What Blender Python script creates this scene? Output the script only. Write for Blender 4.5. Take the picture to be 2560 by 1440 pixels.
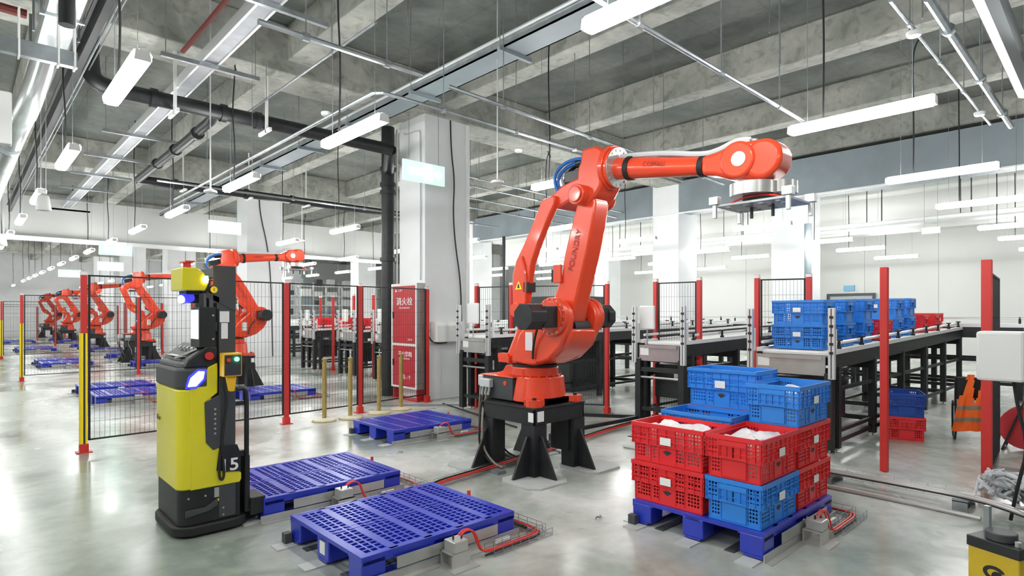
import bpy, math, random
from mathutils import Vector, Matrix
random.seed(7)
sc = bpy.context.scene
for o in list(bpy.data.objects): bpy.data.objects.remove(o)
C = sc.collection
# ---------------------------------------------------------------- camera
FPX, EYE = 1476.0, 1.58
HEAD = math.atan2(1580, 1476)
cam = bpy.data.cameras.new('camera'); camo = bpy.data.objects.new('camera', cam); C.objects.link(camo)
cam.sensor_width = 36; cam.lens = FPX / 2560 * 36; cam.shift_y = 65 / 2560; cam.clip_end = 300; cam.clip_start = .05
camo.location = (0, 0, EYE); camo.rotation_euler = (math.pi / 2, 0, HEAD - math.pi / 2)
sc.camera = camo
# ---------------------------------------------------------------- world, exposure
w = bpy.data.worlds.new('world'); sc.world = w; w.use_nodes = True
w.node_tree.nodes['Background'].inputs[0].default_value = (.75, .85, 1, 1)
w.node_tree.nodes['Background'].inputs[1].default_value = .3
sc.view_settings.view_transform = 'Standard'; sc.view_settings.look = 'None'
sc.view_settings.gamma = 1; sc.view_settings.use_curve_mapping = False
sc.view_settings.exposure = 1.18
LAMP = 26.0
# ---------------------------------------------------------------- materials
def mat(name, col, rough=.5, metal=0, noise=0, nscale=8, emit=0, bump=0, col2=None, spec=.5, coat=0, detail=6, coatr=.08):
    m = bpy.data.materials.new(name); m.use_nodes = True
    nt = m.node_tree; b = nt.nodes['Principled BSDF']
    b.inputs['Base Color'].default_value = (*col, 1); b.inputs['Roughness'].default_value = rough
    b.inputs['Metallic'].default_value = metal; b.inputs['Specular IOR Level'].default_value = spec
    b.inputs['Coat Weight'].default_value = coat
    b.inputs['Coat Roughness'].default_value = coatr
    if emit:
        b.inputs['Emission Color'].default_value = (*col, 1); b.inputs['Emission Strength'].default_value = emit
    if noise or bump or col2:
        tc = nt.nodes.new('ShaderNodeTexCoord'); n = nt.nodes.new('ShaderNodeTexNoise')
        n.inputs['Scale'].default_value = nscale; n.inputs['Detail'].default_value = detail
        nt.links.new(tc.outputs['Object'], n.inputs['Vector'])
        if noise or col2:
            r = nt.nodes.new('ShaderNodeValToRGB')
            c2 = col2 or tuple(c * (1 - noise) for c in col)
            r.color_ramp.elements[0].position = .35; r.color_ramp.elements[1].position = .65
            r.color_ramp.elements[0].color = (*c2, 1); r.color_ramp.elements[1].color = (*col, 1)
            nt.links.new(n.outputs[0], r.inputs[0]); nt.links.new(r.outputs[0], b.inputs['Base Color'])
        if bump:
            bp = nt.nodes.new('ShaderNodeBump'); bp.inputs['Strength'].default_value = bump; bp.inputs['Distance'].default_value = .02
            nt.links.new(n.outputs[0], bp.inputs['Height']); nt.links.new(bp.outputs[0], b.inputs['Normal'])
    return m

def concrete(name, a, b_, c_, s1, s2, rough0, rough1, bump=.1, lines=None, zone=False):
    """stained concrete: large patches, fine grain, scattered dark marks"""
    m = bpy.data.materials.new(name); m.use_nodes = True; nt = m.node_tree; L = nt.links.new
    b = nt.nodes['Principled BSDF']; tc = nt.nodes.new('ShaderNodeTexCoord')
    def noise(s, d=6, dist=0):
        n = nt.nodes.new('ShaderNodeTexNoise'); n.inputs['Scale'].default_value = s; n.inputs['Detail'].default_value = d
        n.inputs['Distortion'].default_value = dist; L(tc.outputs['Object'], n.inputs['Vector']); return n
    def ramp(src, p0, p1, c0, c1):
        r = nt.nodes.new('ShaderNodeValToRGB'); r.color_ramp.elements[0].position = p0; r.color_ramp.elements[1].position = p1
        r.color_ramp.elements[0].color = (*c0, 1); r.color_ramp.elements[1].color = (*c1, 1); L(src, r.inputs[0]); return r
    def mix(kind, f, x, y):
        q = nt.nodes.new('ShaderNodeMixRGB'); q.blend_type = kind; q.inputs[0].default_value = f
        L(x, q.inputs[1]); L(y, q.inputs[2]); return q
    n1 = noise(s1, 5, .6); n2 = noise(s2, 8); n3 = noise(s1 * 4.3, 4, 1.2)
    base = ramp(n1.outputs[0], .38, .62, b_, a)
    q = mix('MULTIPLY', .55, base.outputs[0], ramp(n2.outputs[0], .3, .7, (.72,) * 3, (1, 1, 1)).outputs[0])
    q = mix('MULTIPLY', .8, q.outputs[0], ramp(n3.outputs[0], .22, .50, c_, (1, 1, 1)).outputs[0])
    if lines:
        br = nt.nodes.new('ShaderNodeTexBrick'); br.inputs['Scale'].default_value = 1
        br.inputs['Brick Width'].default_value = lines[0]; br.inputs['Row Height'].default_value = lines[1]
        br.inputs['Mortar Size'].default_value = lines[2]; br.offset = 0
        br.inputs['Color1'].default_value = br.inputs['Color2'].default_value = (1, 1, 1, 1); br.inputs['Mortar'].default_value = (.6, .6, .58, 1)
        L(tc.outputs['Object'], br.inputs['Vector']); q = mix('MULTIPLY', .7, q.outputs[0], br.outputs[0])
    if zone:
        sx = nt.nodes.new('ShaderNodeSeparateXYZ'); L(tc.outputs['Object'], sx.inputs[0])
        def mth(op, x, y):
            k = nt.nodes.new('ShaderNodeMath'); k.operation = op
            for i, v in enumerate((x, y)):
                if isinstance(v, (int, float)): k.inputs[i].default_value = v
                else: L(v, k.inputs[i])
            return k.outputs[0]
        wob = mth('MULTIPLY', mth('SUBTRACT', n3.outputs[0], .5), .9)
        e1 = mth('MULTIPLY', mth('SUBTRACT', mth('ADD', sx.outputs[0], wob), 1.15), 1.6)
        e2 = mth('MULTIPLY', mth('SUBTRACT', mth('ADD', sx.outputs[1], mth('MULTIPLY', wob, 1.6)), .62), 1.8)
        e3 = mth('SUBTRACT', mth('MULTIPLY', n1.outputs[0], 3), .9)
        k = nt.nodes.new('ShaderNodeMath'); k.operation = 'MINIMUM'; k.use_clamp = True
        L(mth('MINIMUM', e1, e3), k.inputs[0]); L(e2, k.inputs[1])
        dq = mix('MULTIPLY', 1, q.outputs[0], q.outputs[0]); dq.inputs[2].default_value = (.46, .52, .47, 1); nt.links.remove(dq.inputs[2].links[0])
        mq = nt.nodes.new('ShaderNodeMixRGB'); L(k.outputs[0], mq.inputs[0]); L(dq.outputs[0], mq.inputs[1]); L(q.outputs[0], mq.inputs[2]); q = mq
    L(q.outputs[0], b.inputs['Base Color'])
    mr = nt.nodes.new('ShaderNodeMapRange'); mr.inputs[3].default_value = rough0; mr.inputs[4].default_value = rough1
    mr.inputs[1].default_value = .35; mr.inputs[2].default_value = .65
    L(n1.outputs[0], mr.inputs[0]); L(mr.outputs[0], b.inputs['Roughness'])
    bp = nt.nodes.new('ShaderNodeBump'); bp.inputs['Strength'].default_value = bump; bp.inputs['Distance'].default_value = .01
    L(n2.outputs[0], bp.inputs['Height']); L(bp.outputs[0], b.inputs['Normal'])
    return m

M = {}
M['floor'] = concrete('polished_concrete', (.68, .69, .66), (.50, .52, .49), (.72, .74, .72), .55, 9, .15, .32, .04, (8.2, 9.1, .006), True)
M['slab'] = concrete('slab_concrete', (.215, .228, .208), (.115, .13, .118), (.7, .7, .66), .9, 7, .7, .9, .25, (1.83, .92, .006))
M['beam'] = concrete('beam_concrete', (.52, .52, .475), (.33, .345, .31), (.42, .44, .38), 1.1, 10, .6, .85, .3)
M['pillar'] = mat('painted_pillar', (.88, .90, .91), .45, noise=.07, nscale=1.4)
M['wall'] = mat('white_wall_panel', (.66, .67, .65), .42, noise=.05, nscale=.5)
M['bulk'] = mat('grey_painted_duct', (.27, .32, .35), .5, noise=.18, nscale=1.2)
M['red'] = mat('robot_red_paint', (.80, .066, .020), .30, coat=.5, noise=.06, nscale=4)
M['redpost'] = mat('red_powder_coat', (.62, .035, .03), .42)
M['redcab'] = mat('red_cabinet_enamel', (.52, .03, .04), .35, noise=.08, nscale=3)
M['black'] = mat('black_painted_steel', (.018, .02, .022), .45, noise=.4, nscale=9)
M['dgrey'] = mat('dark_grey_steel', (.055, .06, .065), .5)
M['rubber'] = mat('black_rubber', (.012, .012, .013), .6)
M['steel'] = mat('stainless_steel', (.52, .52, .50), .30, .5, noise=.15, nscale=5)
M['galv'] = mat('galvanised_steel', (.42, .46, .48), .36, .75, noise=.25, nscale=7)
M['alu'] = mat('aluminium_extrusion', (.74, .76, .77), .35, .6)
M['white'] = mat('white_plastic', (.82, .83, .82), .4)
M['paper'] = mat('white_label', (.80, .80, .80), .6)
M['yellow'] = mat('yellow_body_paint', (.80, .72, .02), .28, coat=.4, noise=.05, nscale=3)
M['amberbox'] = mat('amber_yellow_plastic', (.85, .48, .02), .4)
M['oyellow'] = mat('ochre_yellow_paint', (.62, .43, .02), .5, noise=.15, nscale=7)
M['brass'] = mat('brass', (.62, .45, .16), .3, .6, noise=.2, nscale=10)
M['cream'] = mat('cream_marble_base', (.80, .76, .60), .3, noise=.12, nscale=14)
M['palblue'] = mat('blue_pallet_plastic', (.016, .038, .50), .30, noise=.12, nscale=6, coat=.5, coatr=.32)
M['cratebl'] = mat('blue_crate_plastic', (.03, .25, .78), .36, noise=.08, nscale=5)
M['cratedk'] = mat('dark_blue_crate_plastic', (.015, .07, .38), .38, noise=.08, nscale=5)
M['cratered'] = mat('red_crate_plastic', (.80, .03, .035), .38, noise=.08, nscale=5)
M['hosered'] = mat('red_air_hose', (.75, .04, .03), .4)
M['hoseblue'] = mat('blue_air_hose', (.03, .15, .5), .35)
M['hosegrey'] = mat('grey_hose_sleeve', (.55, .58, .60), .5)
M['orange'] = mat('orange_vest_fabric', (1.0, .16, .02), .7, bump=.3, nscale=14)
M['vstripe'] = mat('grey_reflective_tape', (.25, .22, .18), .4)
M['wrap'] = mat('white_plastic_wrap', (.82, .78, .78), .3, noise=.12, nscale=30, bump=.5)
M['footpl'] = mat('floor_plate_primer', (.50, .52, .50), .5, noise=.15, nscale=6)
M['trunk'] = mat('trunking_steel', (.36, .38, .40), .5, .5, noise=.2, nscale=5)
M['ductm'] = mat('shiny_duct_metal', (.66, .69, .70), .26, .8, noise=.2, nscale=3, bump=.25)
M['shiny'] = mat('shiny_pipe_metal', (.34, .36, .37), .30, .95)
M['redpipe'] = mat('red_sprinkler_pipe', (.20, .03, .025), .5)
M['door'] = mat('grey_door', (.38, .43, .46), .45)
M['signb'] = mat('pale_blue_sign', (.2, .45, .65), .5)
M['greensign'] = mat('exit_sign_face', (.60, .78, .72), .3, emit=.35)
M['greenlit'] = mat('exit_sign_lit_symbol', (.75, 1, .90), .4, emit=4)
M['lamp'] = mat('lamp_light', (1, 1, .98), .4, emit=LAMP)
M['lampend'] = mat('lamp_body', (.8, .8, .8), .5)
M['blueled'] = mat('blue_led', (.25, .35, 1), .3, emit=14)
M['blueglow'] = mat('blue_led_housing', (.02, .02, .9), .3, emit=1.5)
M['amber'] = mat('amber_led', (1, .55, .1), .3, emit=12)
M['greenled'] = mat('green_led', (.05, 1, .3), .3, emit=6)
M['redled'] = mat('red_led', (1, .05, .03), .3, emit=4)
M['screen'] = mat('screen_glass', (.75, .78, .74), .2, emit=.5)
M['ink'] = mat('dark_ink', (.03, .03, .04), .6)
M['olive'] = mat('olive_lettering', (.20, .17, .03), .5)
M['inkred'] = mat('dark_red_ink', (.32, .02, .015), .5)
M['whiteink'] = mat('white_ink', (.85, .85, .85), .6)
M['warn'] = mat('warning_yellow', (.95, .72, .02), .5)
M['belt'] = mat('pale_conveyor_rollers', (.82, .83, .82), .35)
M['purplish'] = mat('film_covered_steel', (.40, .33, .34), .35, .4, noise=.15, nscale=6)

# ---------------------------------------------------------------- geometry helpers
class MB:
    def __init__(s, T=None): s.v = []; s.f = []; s.T = T
    def _a(s, vs, fs):
        k = len(s.v)
        if s.T: vs = [s.T(Vector(p)) for p in vs]
        s.v += [tuple(p) for p in vs]; s.f += [tuple(i + k for i in f) for f in fs]; return s
    def box(s, x0, x1, y0, y1, z0, z1, tx=0, ty=0):
        """tx,ty: inset of the top (positive) on each side"""
        return s._a([(x0, y0, z0), (x1, y0, z0), (x1, y1, z0), (x0, y1, z0), (x0 + tx, y0 + ty, z1), (x1 - tx, y0 + ty, z1), (x1 - tx, y1 - ty, z1), (x0 + tx, y1 - ty, z1)],
                    [(3, 2, 1, 0), (4, 5, 6, 7), (0, 1, 5, 4), (1, 2, 6, 5), (2, 3, 7, 6), (3, 0, 4, 7)])
    def bar(s, a, b, w, h=None, up=(0, 0, 1)):
        """rectangular bar from a to b; w across, h in the up direction"""
        a = Vector(a); b = Vector(b); h = h or w; d = (b - a).normalized(); u = Vector(up)
        if abs(d.dot(u)) > .95: u = Vector((1, 0, 0))
        x = d.cross(u).normalized(); u = x.cross(d).normalized()
        vs = [p + x * (i * w / 2) + u * (j * h / 2) for p in (a, b) for i, j in ((-1, -1), (1, -1), (1, 1), (-1, 1))]
        return s._a(vs, [(0, 1, 2, 3), (7, 6, 5, 4), (0, 4, 5, 1), (1, 5, 6, 2), (2, 6, 7, 3), (3, 7, 4, 0)])
    def cyl(s, a, b, r, n=16, r2=None, cap=True):
        a = Vector(a); b = Vector(b); r2 = r if r2 is None else r2; d = (b - a).normalized()
        u = Vector((0, 0, 1)) if abs(d.z) < .9 else Vector((1, 0, 0)); x = d.cross(u).normalized(); y = x.cross(d).normalized()
        vs = []
        for p, q in ((a, r), (b, r2)):
            for i in range(n):
                t = 2 * math.pi * (i + .5) / n; vs.append(p + x * (q * math.cos(t)) + y * (q * math.sin(t)))
        fs = [(i, i + n, (i + 1) % n + n, (i + 1) % n) for i in range(n)]
        if cap: fs += [tuple(range(n)), tuple(range(2 * n - 1, n - 1, -1))]
        return s._a(vs, fs)
    def tube(s, pts, r, n=8, smooth=True, it=2):
        pts = [Vector(p) for p in pts]
        if smooth and len(pts) > 2:
            for _ in range(it):
                q = [pts[0]]
                for i in range(len(pts) - 1): q += [pts[i].lerp(pts[i + 1], .25), pts[i].lerp(pts[i + 1], .75)]
                pts = q + [pts[-1]]
        vs = []; up = None
        for i, p in enumerate(pts):
            d = (pts[min(i + 1, len(pts) - 1)] - pts[max(i - 1, 0)]).normalized()
            if up is None: up = Vector((0, 0, 1)) if abs(d.z) < .9 else Vector((1, 0, 0))
            x = d.cross(up).normalized(); up = x.cross(d).normalized()
            for k in range(n):
                t = 2 * math.pi * k / n; vs.append(p + x * (r * math.cos(t)) + up * (r * math.sin(t)))
        m = len(pts)
        fs = [(i * n + k, (i + 1) * n + k, (i + 1) * n + (k + 1) % n, i * n + (k + 1) % n) for i in range(m - 1) for k in range(n)]
        fs += [tuple(range(n)), tuple(range(m * n - 1, (m - 1) * n - 1, -1))]
        return s._a(vs, fs)
    def prism(s, poly, a, b, axis='y', inset_b=None):
        """poly of 2D points; axis y: (x,z) pairs from y=a to y=b; z: (x,y); x: (y,z)"""
        def P(q, t): return (q[0], t, q[1]) if axis == 'y' else (q[0], q[1], t) if axis == 'z' else (t, q[0], q[1])
        n = len(poly); area = sum(poly[i][0] * poly[(i + 1) % n][1] - poly[(i + 1) % n][0] * poly[i][1] for i in range(n))
        if area < 0: poly = poly[::-1]
        p2 = poly
        if inset_b:
            cx = sum(p[0] for p in poly) / n; cy = sum(p[1] for p in poly) / n
            p2 = [(cx + (p[0] - cx) * inset_b, cy + (p[1] - cy) * inset_b) for p in poly]
        vs = [P(q, a) for q in poly] + [P(q, b) for q in p2]
        flip = (axis == 'y')
        fs = [(i, (i + 1) % n, (i + 1) % n + n, i + n) for i in range(n)] + [tuple(range(n - 1, -1, -1)), tuple(range(n, 2 * n))]
        if flip: fs = [f[::-1] for f in fs]
        return s._a(vs, fs)
    def lathe(s, prof, n=24, c=(0, 0, 0)):
        vs = []
        for r, z in prof:
            for k in range(n):
                t = 2 * math.pi * k / n; vs.append((c[0] + r * math.cos(t), c[1] + r * math.sin(t), c[2] + z))
        m = len(prof)
        fs = [(i * n + k, i * n + (k + 1) % n, (i + 1) * n + (k + 1) % n, (i + 1) * n + k) for i in range(m - 1) for k in range(n)]
        fs += [tuple(range(n - 1, -1, -1)), tuple(range((m - 1) * n, m * n))]
        return s._a(vs, fs)
    def plate(s, xs, ys, solid, z0, z1, P=None):
        """lattice: cells of xs by ys where solid(i,j); P maps (x,y,z)"""
        P = P or (lambda x, y, z: (x, y, z)); nx = len(xs) - 1; ny = len(ys) - 1
        vi = {}; vs = []; fs = []
        def V(i, j, k):
            if (i, j, k) not in vi: vi[(i, j, k)] = len(vs); vs.append(P(xs[i], ys[j], (z0, z1)[k]))
            return vi[(i, j, k)]
        S = [[bool(solid(i, j)) for j in range(ny)] for i in range(nx)]
        g = lambda i, j: 0 <= i < nx and 0 <= j < ny and S[i][j]
        for i in range(nx):
            for j in range(ny):
                if not S[i][j]: continue
                fs.append((V(i, j, 1), V(i + 1, j, 1), V(i + 1, j + 1, 1), V(i, j + 1, 1)))
                fs.append((V(i, j, 0), V(i, j + 1, 0), V(i + 1, j + 1, 0), V(i + 1, j, 0)))
                if not g(i - 1, j): fs.append((V(i, j, 0), V(i, j, 1), V(i, j + 1, 1), V(i, j + 1, 0)))
                if not g(i + 1, j): fs.append((V(i + 1, j, 0), V(i + 1, j + 1, 0), V(i + 1, j + 1, 1), V(i + 1, j, 1)))
                if not g(i, j - 1): fs.append((V(i, j, 0), V(i + 1, j, 0), V(i + 1, j, 1), V(i, j, 1)))
                if not g(i, j + 1): fs.append((V(i, j + 1, 0), V(i, j + 1, 1), V(i + 1, j + 1, 1), V(i + 1, j + 1, 0)))
        return s._a(vs, fs)
    def mesh(s, name, m, smooth=False):
        me = bpy.data.meshes.new(name); me.from_pydata(s.v, [], s.f); me.update()
        me.materials.append(M[m] if isinstance(m, str) else m)
        if smooth:
            me.polygons.foreach_set('use_smooth', [True] * len(me.polygons)); me.set_sharp_from_angle(angle=math.radians(40))
        return me
    def build(s, name, m, parent=None, smooth=False, bev=0, loc=None, label=None):
        o = bpy.data.objects.new(name, s.mesh(name, m, smooth)); C.objects.link(o)
        if parent: o.parent = parent
        if loc: o.location = loc
        if bev:
            b = o.modifiers.new('bevel', 'BEVEL'); b.width = bev; b.segments = 2; b.limit_method = 'ANGLE'; b.angle_limit = math.radians(35)
        if label: o['label'] = label
        return o

def tag(o, label, cat=None, group=None, kind=None):
    o['label'] = label
    if cat: o['category'] = cat
    if group: o['group'] = group
    if kind: o['kind'] = kind
    return o
def struct(o, label=None):
    o['kind'] = 'structure'
    if label: o['label'] = label
    return o
def empty(name, loc=(0, 0, 0), rz=0):
    o = bpy.data.objects.new(name, None); C.objects.link(o); o.location = loc; o.rotation_euler = (0, 0, rz); o.empty_display_size = .1
    return o
def copy_tree(o, parent=None):
    c = o.copy(); C.objects.link(c)
    if parent: c.parent = parent
    for ch in list(o.children): copy_tree(ch, c)
    return c
def text(s, name, size, m, parent, P, R=None, ext=.0015, align='CENTER', sx=1, bold=0):
    """P location, R euler; written as flat raised lettering"""
    cu = bpy.data.curves.new('lettering', 'FONT'); cu.body = s; cu.size = size; cu.extrude = ext; cu.align_x = align; cu.align_y = 'CENTER'
    cu.offset = bold
    t = bpy.data.objects.new('t', cu); C.objects.link(t); bpy.context.view_layer.update()
    dg = bpy.context.evaluated_depsgraph_get(); me = bpy.data.meshes.new_from_object(t.evaluated_get(dg))
    bpy.data.objects.remove(t); me.materials.clear(); me.materials.append(M[m])
    o = bpy.data.objects.new(name, me); C.objects.link(o); o.parent = parent; o.location = P
    o.rotation_euler = R or (math.pi / 2, 0, 0); o.scale = (sx, 1, 1)
    return o
RX = (math.pi / 2, 0, 0)            # lettering facing -Y
RXL = (math.pi / 2, 0, -math.pi / 2)  # lettering facing -X

# ================================================================ setting
PX = [-2.45, 6.15, 14.7, 23.3]; PY = [-.2, 8.9, 18.0, 27.1, 36.2, 45.3]
X0, X1, Y0, Y1 = -6, 26, -7, 54
struct(MB().box(X0, X1, Y0, Y1, -.2, 0).build('floor', 'floor'), 'polished grey concrete floor with stains')
ZS = 5.95
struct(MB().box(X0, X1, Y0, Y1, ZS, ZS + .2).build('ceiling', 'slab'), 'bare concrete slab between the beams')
struct(MB().box(X0 - .2, X0, Y0, Y1, 0, ZS).build('wall_left', 'wall'))
struct(MB().box(X0, X1, Y0 - .2, Y0, 0, ZS).build('wall_front', 'wall'))
struct(MB().box(X0, X1, Y1, Y1 + .2, 0, ZS).build('wall_back', 'pillar'))
wr = MB().box(X1, X1 + .2, Y0, Y1, 0, ZS).build('wall_right', 'wall'); struct(wr, 'white panelled wall beyond the conveyors')
jm = MB()
for k in range(20): jm.box(X1 - .006, X1, k * 2.4 + .3, k * 2.4 + .31, 0, 4.6)
struct(jm.build('trim_1', 'bulk'), 'thin vertical panel joints of the white wall')
# pillars
n = 0
for x in PX:
    for y in PY:
        if x < 0 or (x > 20 and y > 30): continue
        n += 1
        struct(MB().box(x, x + (1.0 if x > 7 else 1.05), y, y + .85, 0, 5.3).build('pillar_%d' % n, 'pillar', bev=.015), 'white painted square concrete pillar')
# girders (along X) and beams (along Y): one continuous concrete frame each
n = 0
for y in [-5] + PY:
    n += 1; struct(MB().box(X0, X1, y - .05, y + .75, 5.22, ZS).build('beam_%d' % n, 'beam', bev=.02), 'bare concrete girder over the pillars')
BX = [-4.75, -2.0, .75, 3.62, 6.45, 9.3, 12.1, 14.9, 17.7, 20.5, 23.4]
for x in BX:
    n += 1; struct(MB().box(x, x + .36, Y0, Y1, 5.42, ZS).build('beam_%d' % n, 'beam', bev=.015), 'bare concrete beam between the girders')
# grey painted bulkhead between hall and white annex, white ceiling band beyond
struct(MB().box(14.72, 15.3, 1.0, 17.9, 4.42, 5.3).build('trim_2', 'bulk'), 'grey painted bulkhead beam')
struct(MB().box(14.68, 14.72, 1.0, 17.9, 4.385, 4.42).build('trim_3', 'white'))
struct(MB().box(20.0, 20.6, -4, 22, 4.0, 5.3).build('trim_4', 'wall'), 'white bulkhead beyond the conveyors')
struct(MB().box(15.3, X1, -5, 22, 5.05, 5.2).build('trim_5', 'wall'), 'pale soffit over the annex')
struct(MB().box(X0, 13.0, 22.0, 22.5, 3.75, 5.0).build('trim_6', 'wall'), 'white bulkhead crossing above the robot cells')
struct(MB().box(X0, 13.0, 21.8, 22.0, 3.7, 3.82).build('trim_7', 'white'))
struct(MB().box(16, 26, 40, 40.2, 0, 5.2).build('wall_annex', 'wall'))
# door in the right wall
dr = struct(MB().box(25.9, 26.02, 7.2, 8.75, 0, 2.3).build('door_1', 'door'), 'grey double door in the white wall')
struct(MB().box(25.86, 25.92, 7.1, 7.2, 0, 2.4).box(25.86, 25.92, 8.75, 8.85, 0, 2.4).box(25.86, 25.92, 7.2, 8.75, 2.3, 2.4).build('door_frame', 'dgrey', dr))
t = MB().box(25.94, 25.99, 7.85, 8.25, 2.5, 2.72).build('door_sign', 'signb'); tag(t, 'small pale blue sign on the wall above the grey door', 'sign')

# ================================================================ lamps
def ztop(x, y):
    """underside of the concrete above a point"""
    for g in [-5] + PY:
        if g - .06 < y < g + .76: return 5.22
    for q in BX:
        if q - .01 < x < q + .37: return 5.42
    return ZS
def make_lamp():
    r = empty('tube_light')
    s = MB()
    prof = [(-.066, .01), (-.062, -.03), (-.035, -.055), (.035, -.055), (.062, -.03), (.066, .01), (.05, .035), (-.05, .035)]
    s.prism(prof, -.6, .6, 'y')
    s.build('diffuser', 'lamp', r, smooth=True)
    for q in (-1, 1): MB().box(-.055, .055, q * .615 - .015, q * .615 + .015, -.045, .03, .01, .002).build('end_cap', 'lampend', r)
    MB().box(-.018, .018, -.61, .61, .034, .045).build('housing', 'lampend', r)
    for q in (-.45, .45): MB().cyl((0, 0, 0), (0, 0, 1), .0032, 5).build('hanging_wire', 'galv', r, loc=(0, q, .04))
    MB().tube([(0, .0, 0), (.02, 0, .3), (-.02, 0, .6), (.01, .01, .86), (0, -.04, .95), (-.01, -.10, .97), (-.01, -.14, .93), (0, -.12, .90), (0, -.05, 1.0)], .010, 6).build('power_cord', 'rubber', r, loc=(0, .3, .04))
    return r
def put_lamp(x, y, z, cord=True):
    global first
    l = lamp0 if first else copy_tree(lamp0); first = False
    l.location = (x, y, z)
    for c in list(l.children):
        if c.name.startswith('hanging_wire'): c.scale.z = ztop(x, y + c.location.y) - z - .04
        if c.name.startswith('power_cord'): c.scale.z = ztop(x, y + .25) - z - .04
    return l
lamp0 = make_lamp(); first = True
rows = [(1.0, 'outermost row over the aisle'), (3.0, 'row over the first pallets'), (6.25, 'row over the robot gripper side'), (9.6, 'row over the conveyor line'), (12.55, 'row before the grey bulkhead'), (16.35, 'first row in the white annex'), (19.0, 'second row in the white annex'), (22.6, 'added row lighting the white wall')]  # the last row is an extra one, added to brighten the white wall
ys = [1.87, 5.6, 8.85, 12.15, 15.3, 18.4, 21.6, 24.6, 27.7, 30.8, 34, 37, 40, 43.5, 47, 51]
ords = ['first', 'second', 'third', 'fourth', 'fifth', 'sixth', 'seventh', 'eighth', 'ninth', 'tenth', 'eleventh', 'twelfth', 'thirteenth', 'fourteenth', 'fifteenth', 'sixteenth']
for ri, (x, nm) in enumerate(rows):
    yy = ys if ri < 5 else ys[:7]  # far ends of the third to fifth rows added to brighten the far hall
    for k, y in enumerate(yy):
        if ri == 0 and k == 0: continue
        if (ri, k) in ((1, 14), (2, 9), (3, 1), (2, 2), (2, 5), (2, 8), (2, 11), (2, 14)): continue
        l = put_lamp(x + (-.03 * k if ri < 2 else 0), y, 3.47)
        tag(l, 'lit white tube light, %s from the camera in the %s' % (ords[k], nm), 'ceiling light', 'tube lights hung under the ceiling')
for x, y in ((-2, 3), (-2, 6.2), (-2, -1), (-3.6, 4.5), (-2, 9.5), (-2, 12.5), (1, -2), (6.25, -2), (1.0, 1.87), (-2, 15)):      # unseen lamps: rows carried on behind the camera, others added to brighten the left side
    l = put_lamp(x, y, 3.47)
    tag(l, 'lit white tube light added out of view to brighten the open aisle', 'ceiling light', 'added tube lights out of view')

# ================================================================ pallets and their locating frames
def make_pallet():
    """1.2 x 1.0 x 0.165, origin at the centre of the underside"""
    r = empty('plastic_pallet'); H = .165
    NX, NY = 24, 20
    xs = [-.6 + 1.2 * i / NX for i in range(NX + 1)]; ys_ = [-.5 + 1.0 * j / NY for j in range(NY + 1)]
    w = .012  # web half width: split every cell in hole and web
    gx = [xs[0]]; gy = [ys_[0]]
    for i in range(NX): gx += [xs[i] + .0065, xs[i + 1] - .0065]
    gx.append(xs[-1])
    for j in range(NY): gy += [ys_[j] + .0065, ys_[j + 1] - .0065]
    gy.append(ys_[-1])
    ribs_x = {0, 5, 6, 11, 12, 17, 18, 23, 24, 29}; ribs_x = {0, 4, 9, 14, 19, 23}
    def solid(i, j):
        if i % 2 == 0 or j % 2 == 0: return True
        ci, cj = i // 2, j // 2
        if ci in ribs_x or cj in (0, NY - 1): return True
        return False
    MB().plate(gx, gy, solid, H - .022, H).build('deck', 'palblue', r)
    s = MB()      # closed pockets under the lattice above the blocks and along the middle
    for bx in (-.455, -.0, .455):
        for by in (-.41, .41): s.box(bx - .14, bx + .14, by - .085, by + .085, H - .034, H - .020)
    s.box(-.6, .6, -.055, .055, H - .034, H - .016)
    s.build('pocket_floor', 'palblue', r)
    s = MB()
    for k in range(10):
        x = -.5 + k * .11
        s.box(x - .04, x + .04, -.032, -.020, H, H + .003); s.box(x - .04, x + .04, .020, .032, H, H + .003)
    s.build('grip_rib', 'palblue', r)
    s = MB()      # smooth cross bands
    for ci in (4, 9, 14, 19): s.box(xs[ci] - .004, xs[ci + 1] + .004, -.49, .49, H, H + .002)
    s.box(-.6, -.565, -.5, .5, H, H + .002).box(.565, .6, -.5, .5, H, H + .002).box(-.565, .565, -.5, -.468, H, H + .002).box(-.565, .565, .468, .5, H, H + .002)
    s.build('deck_band', 'palblue', r, bev=.001)
    for bx, wx in ((-.52, .16), (0, .2), (.52, .16)):
        for by, wy in ((-.42, .16), (0, .16), (.42, .16)):
            MB().box(bx - wx / 2, bx + wx / 2, by - wy / 2, by + wy / 2, .012, H - .02).build('block', 'palblue', r, bev=.008)
    for q in (-.496, .496): MB().box(-.6, .6, q - .004, q + .004, H - .05, H - .02).build('skirt', 'palblue', r)
    for by in (-.43, 0, .43): MB().box(-.6, .6, by - .06, by + .06, 0, .014).build('runner', 'palblue', r)
    return r
pallet0 = make_pallet(); pal_used = [False]
def put_pallet(x, y, label, group='blue pallets in the locating frames', rz=0):
    p = copy_tree(pallet0) if pal_used[0] else pallet0; pal_used[0] = True
    p.location = (x, y, .012); p.rotation_euler = (0, 0, rz); tag(p, label, 'pallet', group); return p

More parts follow.
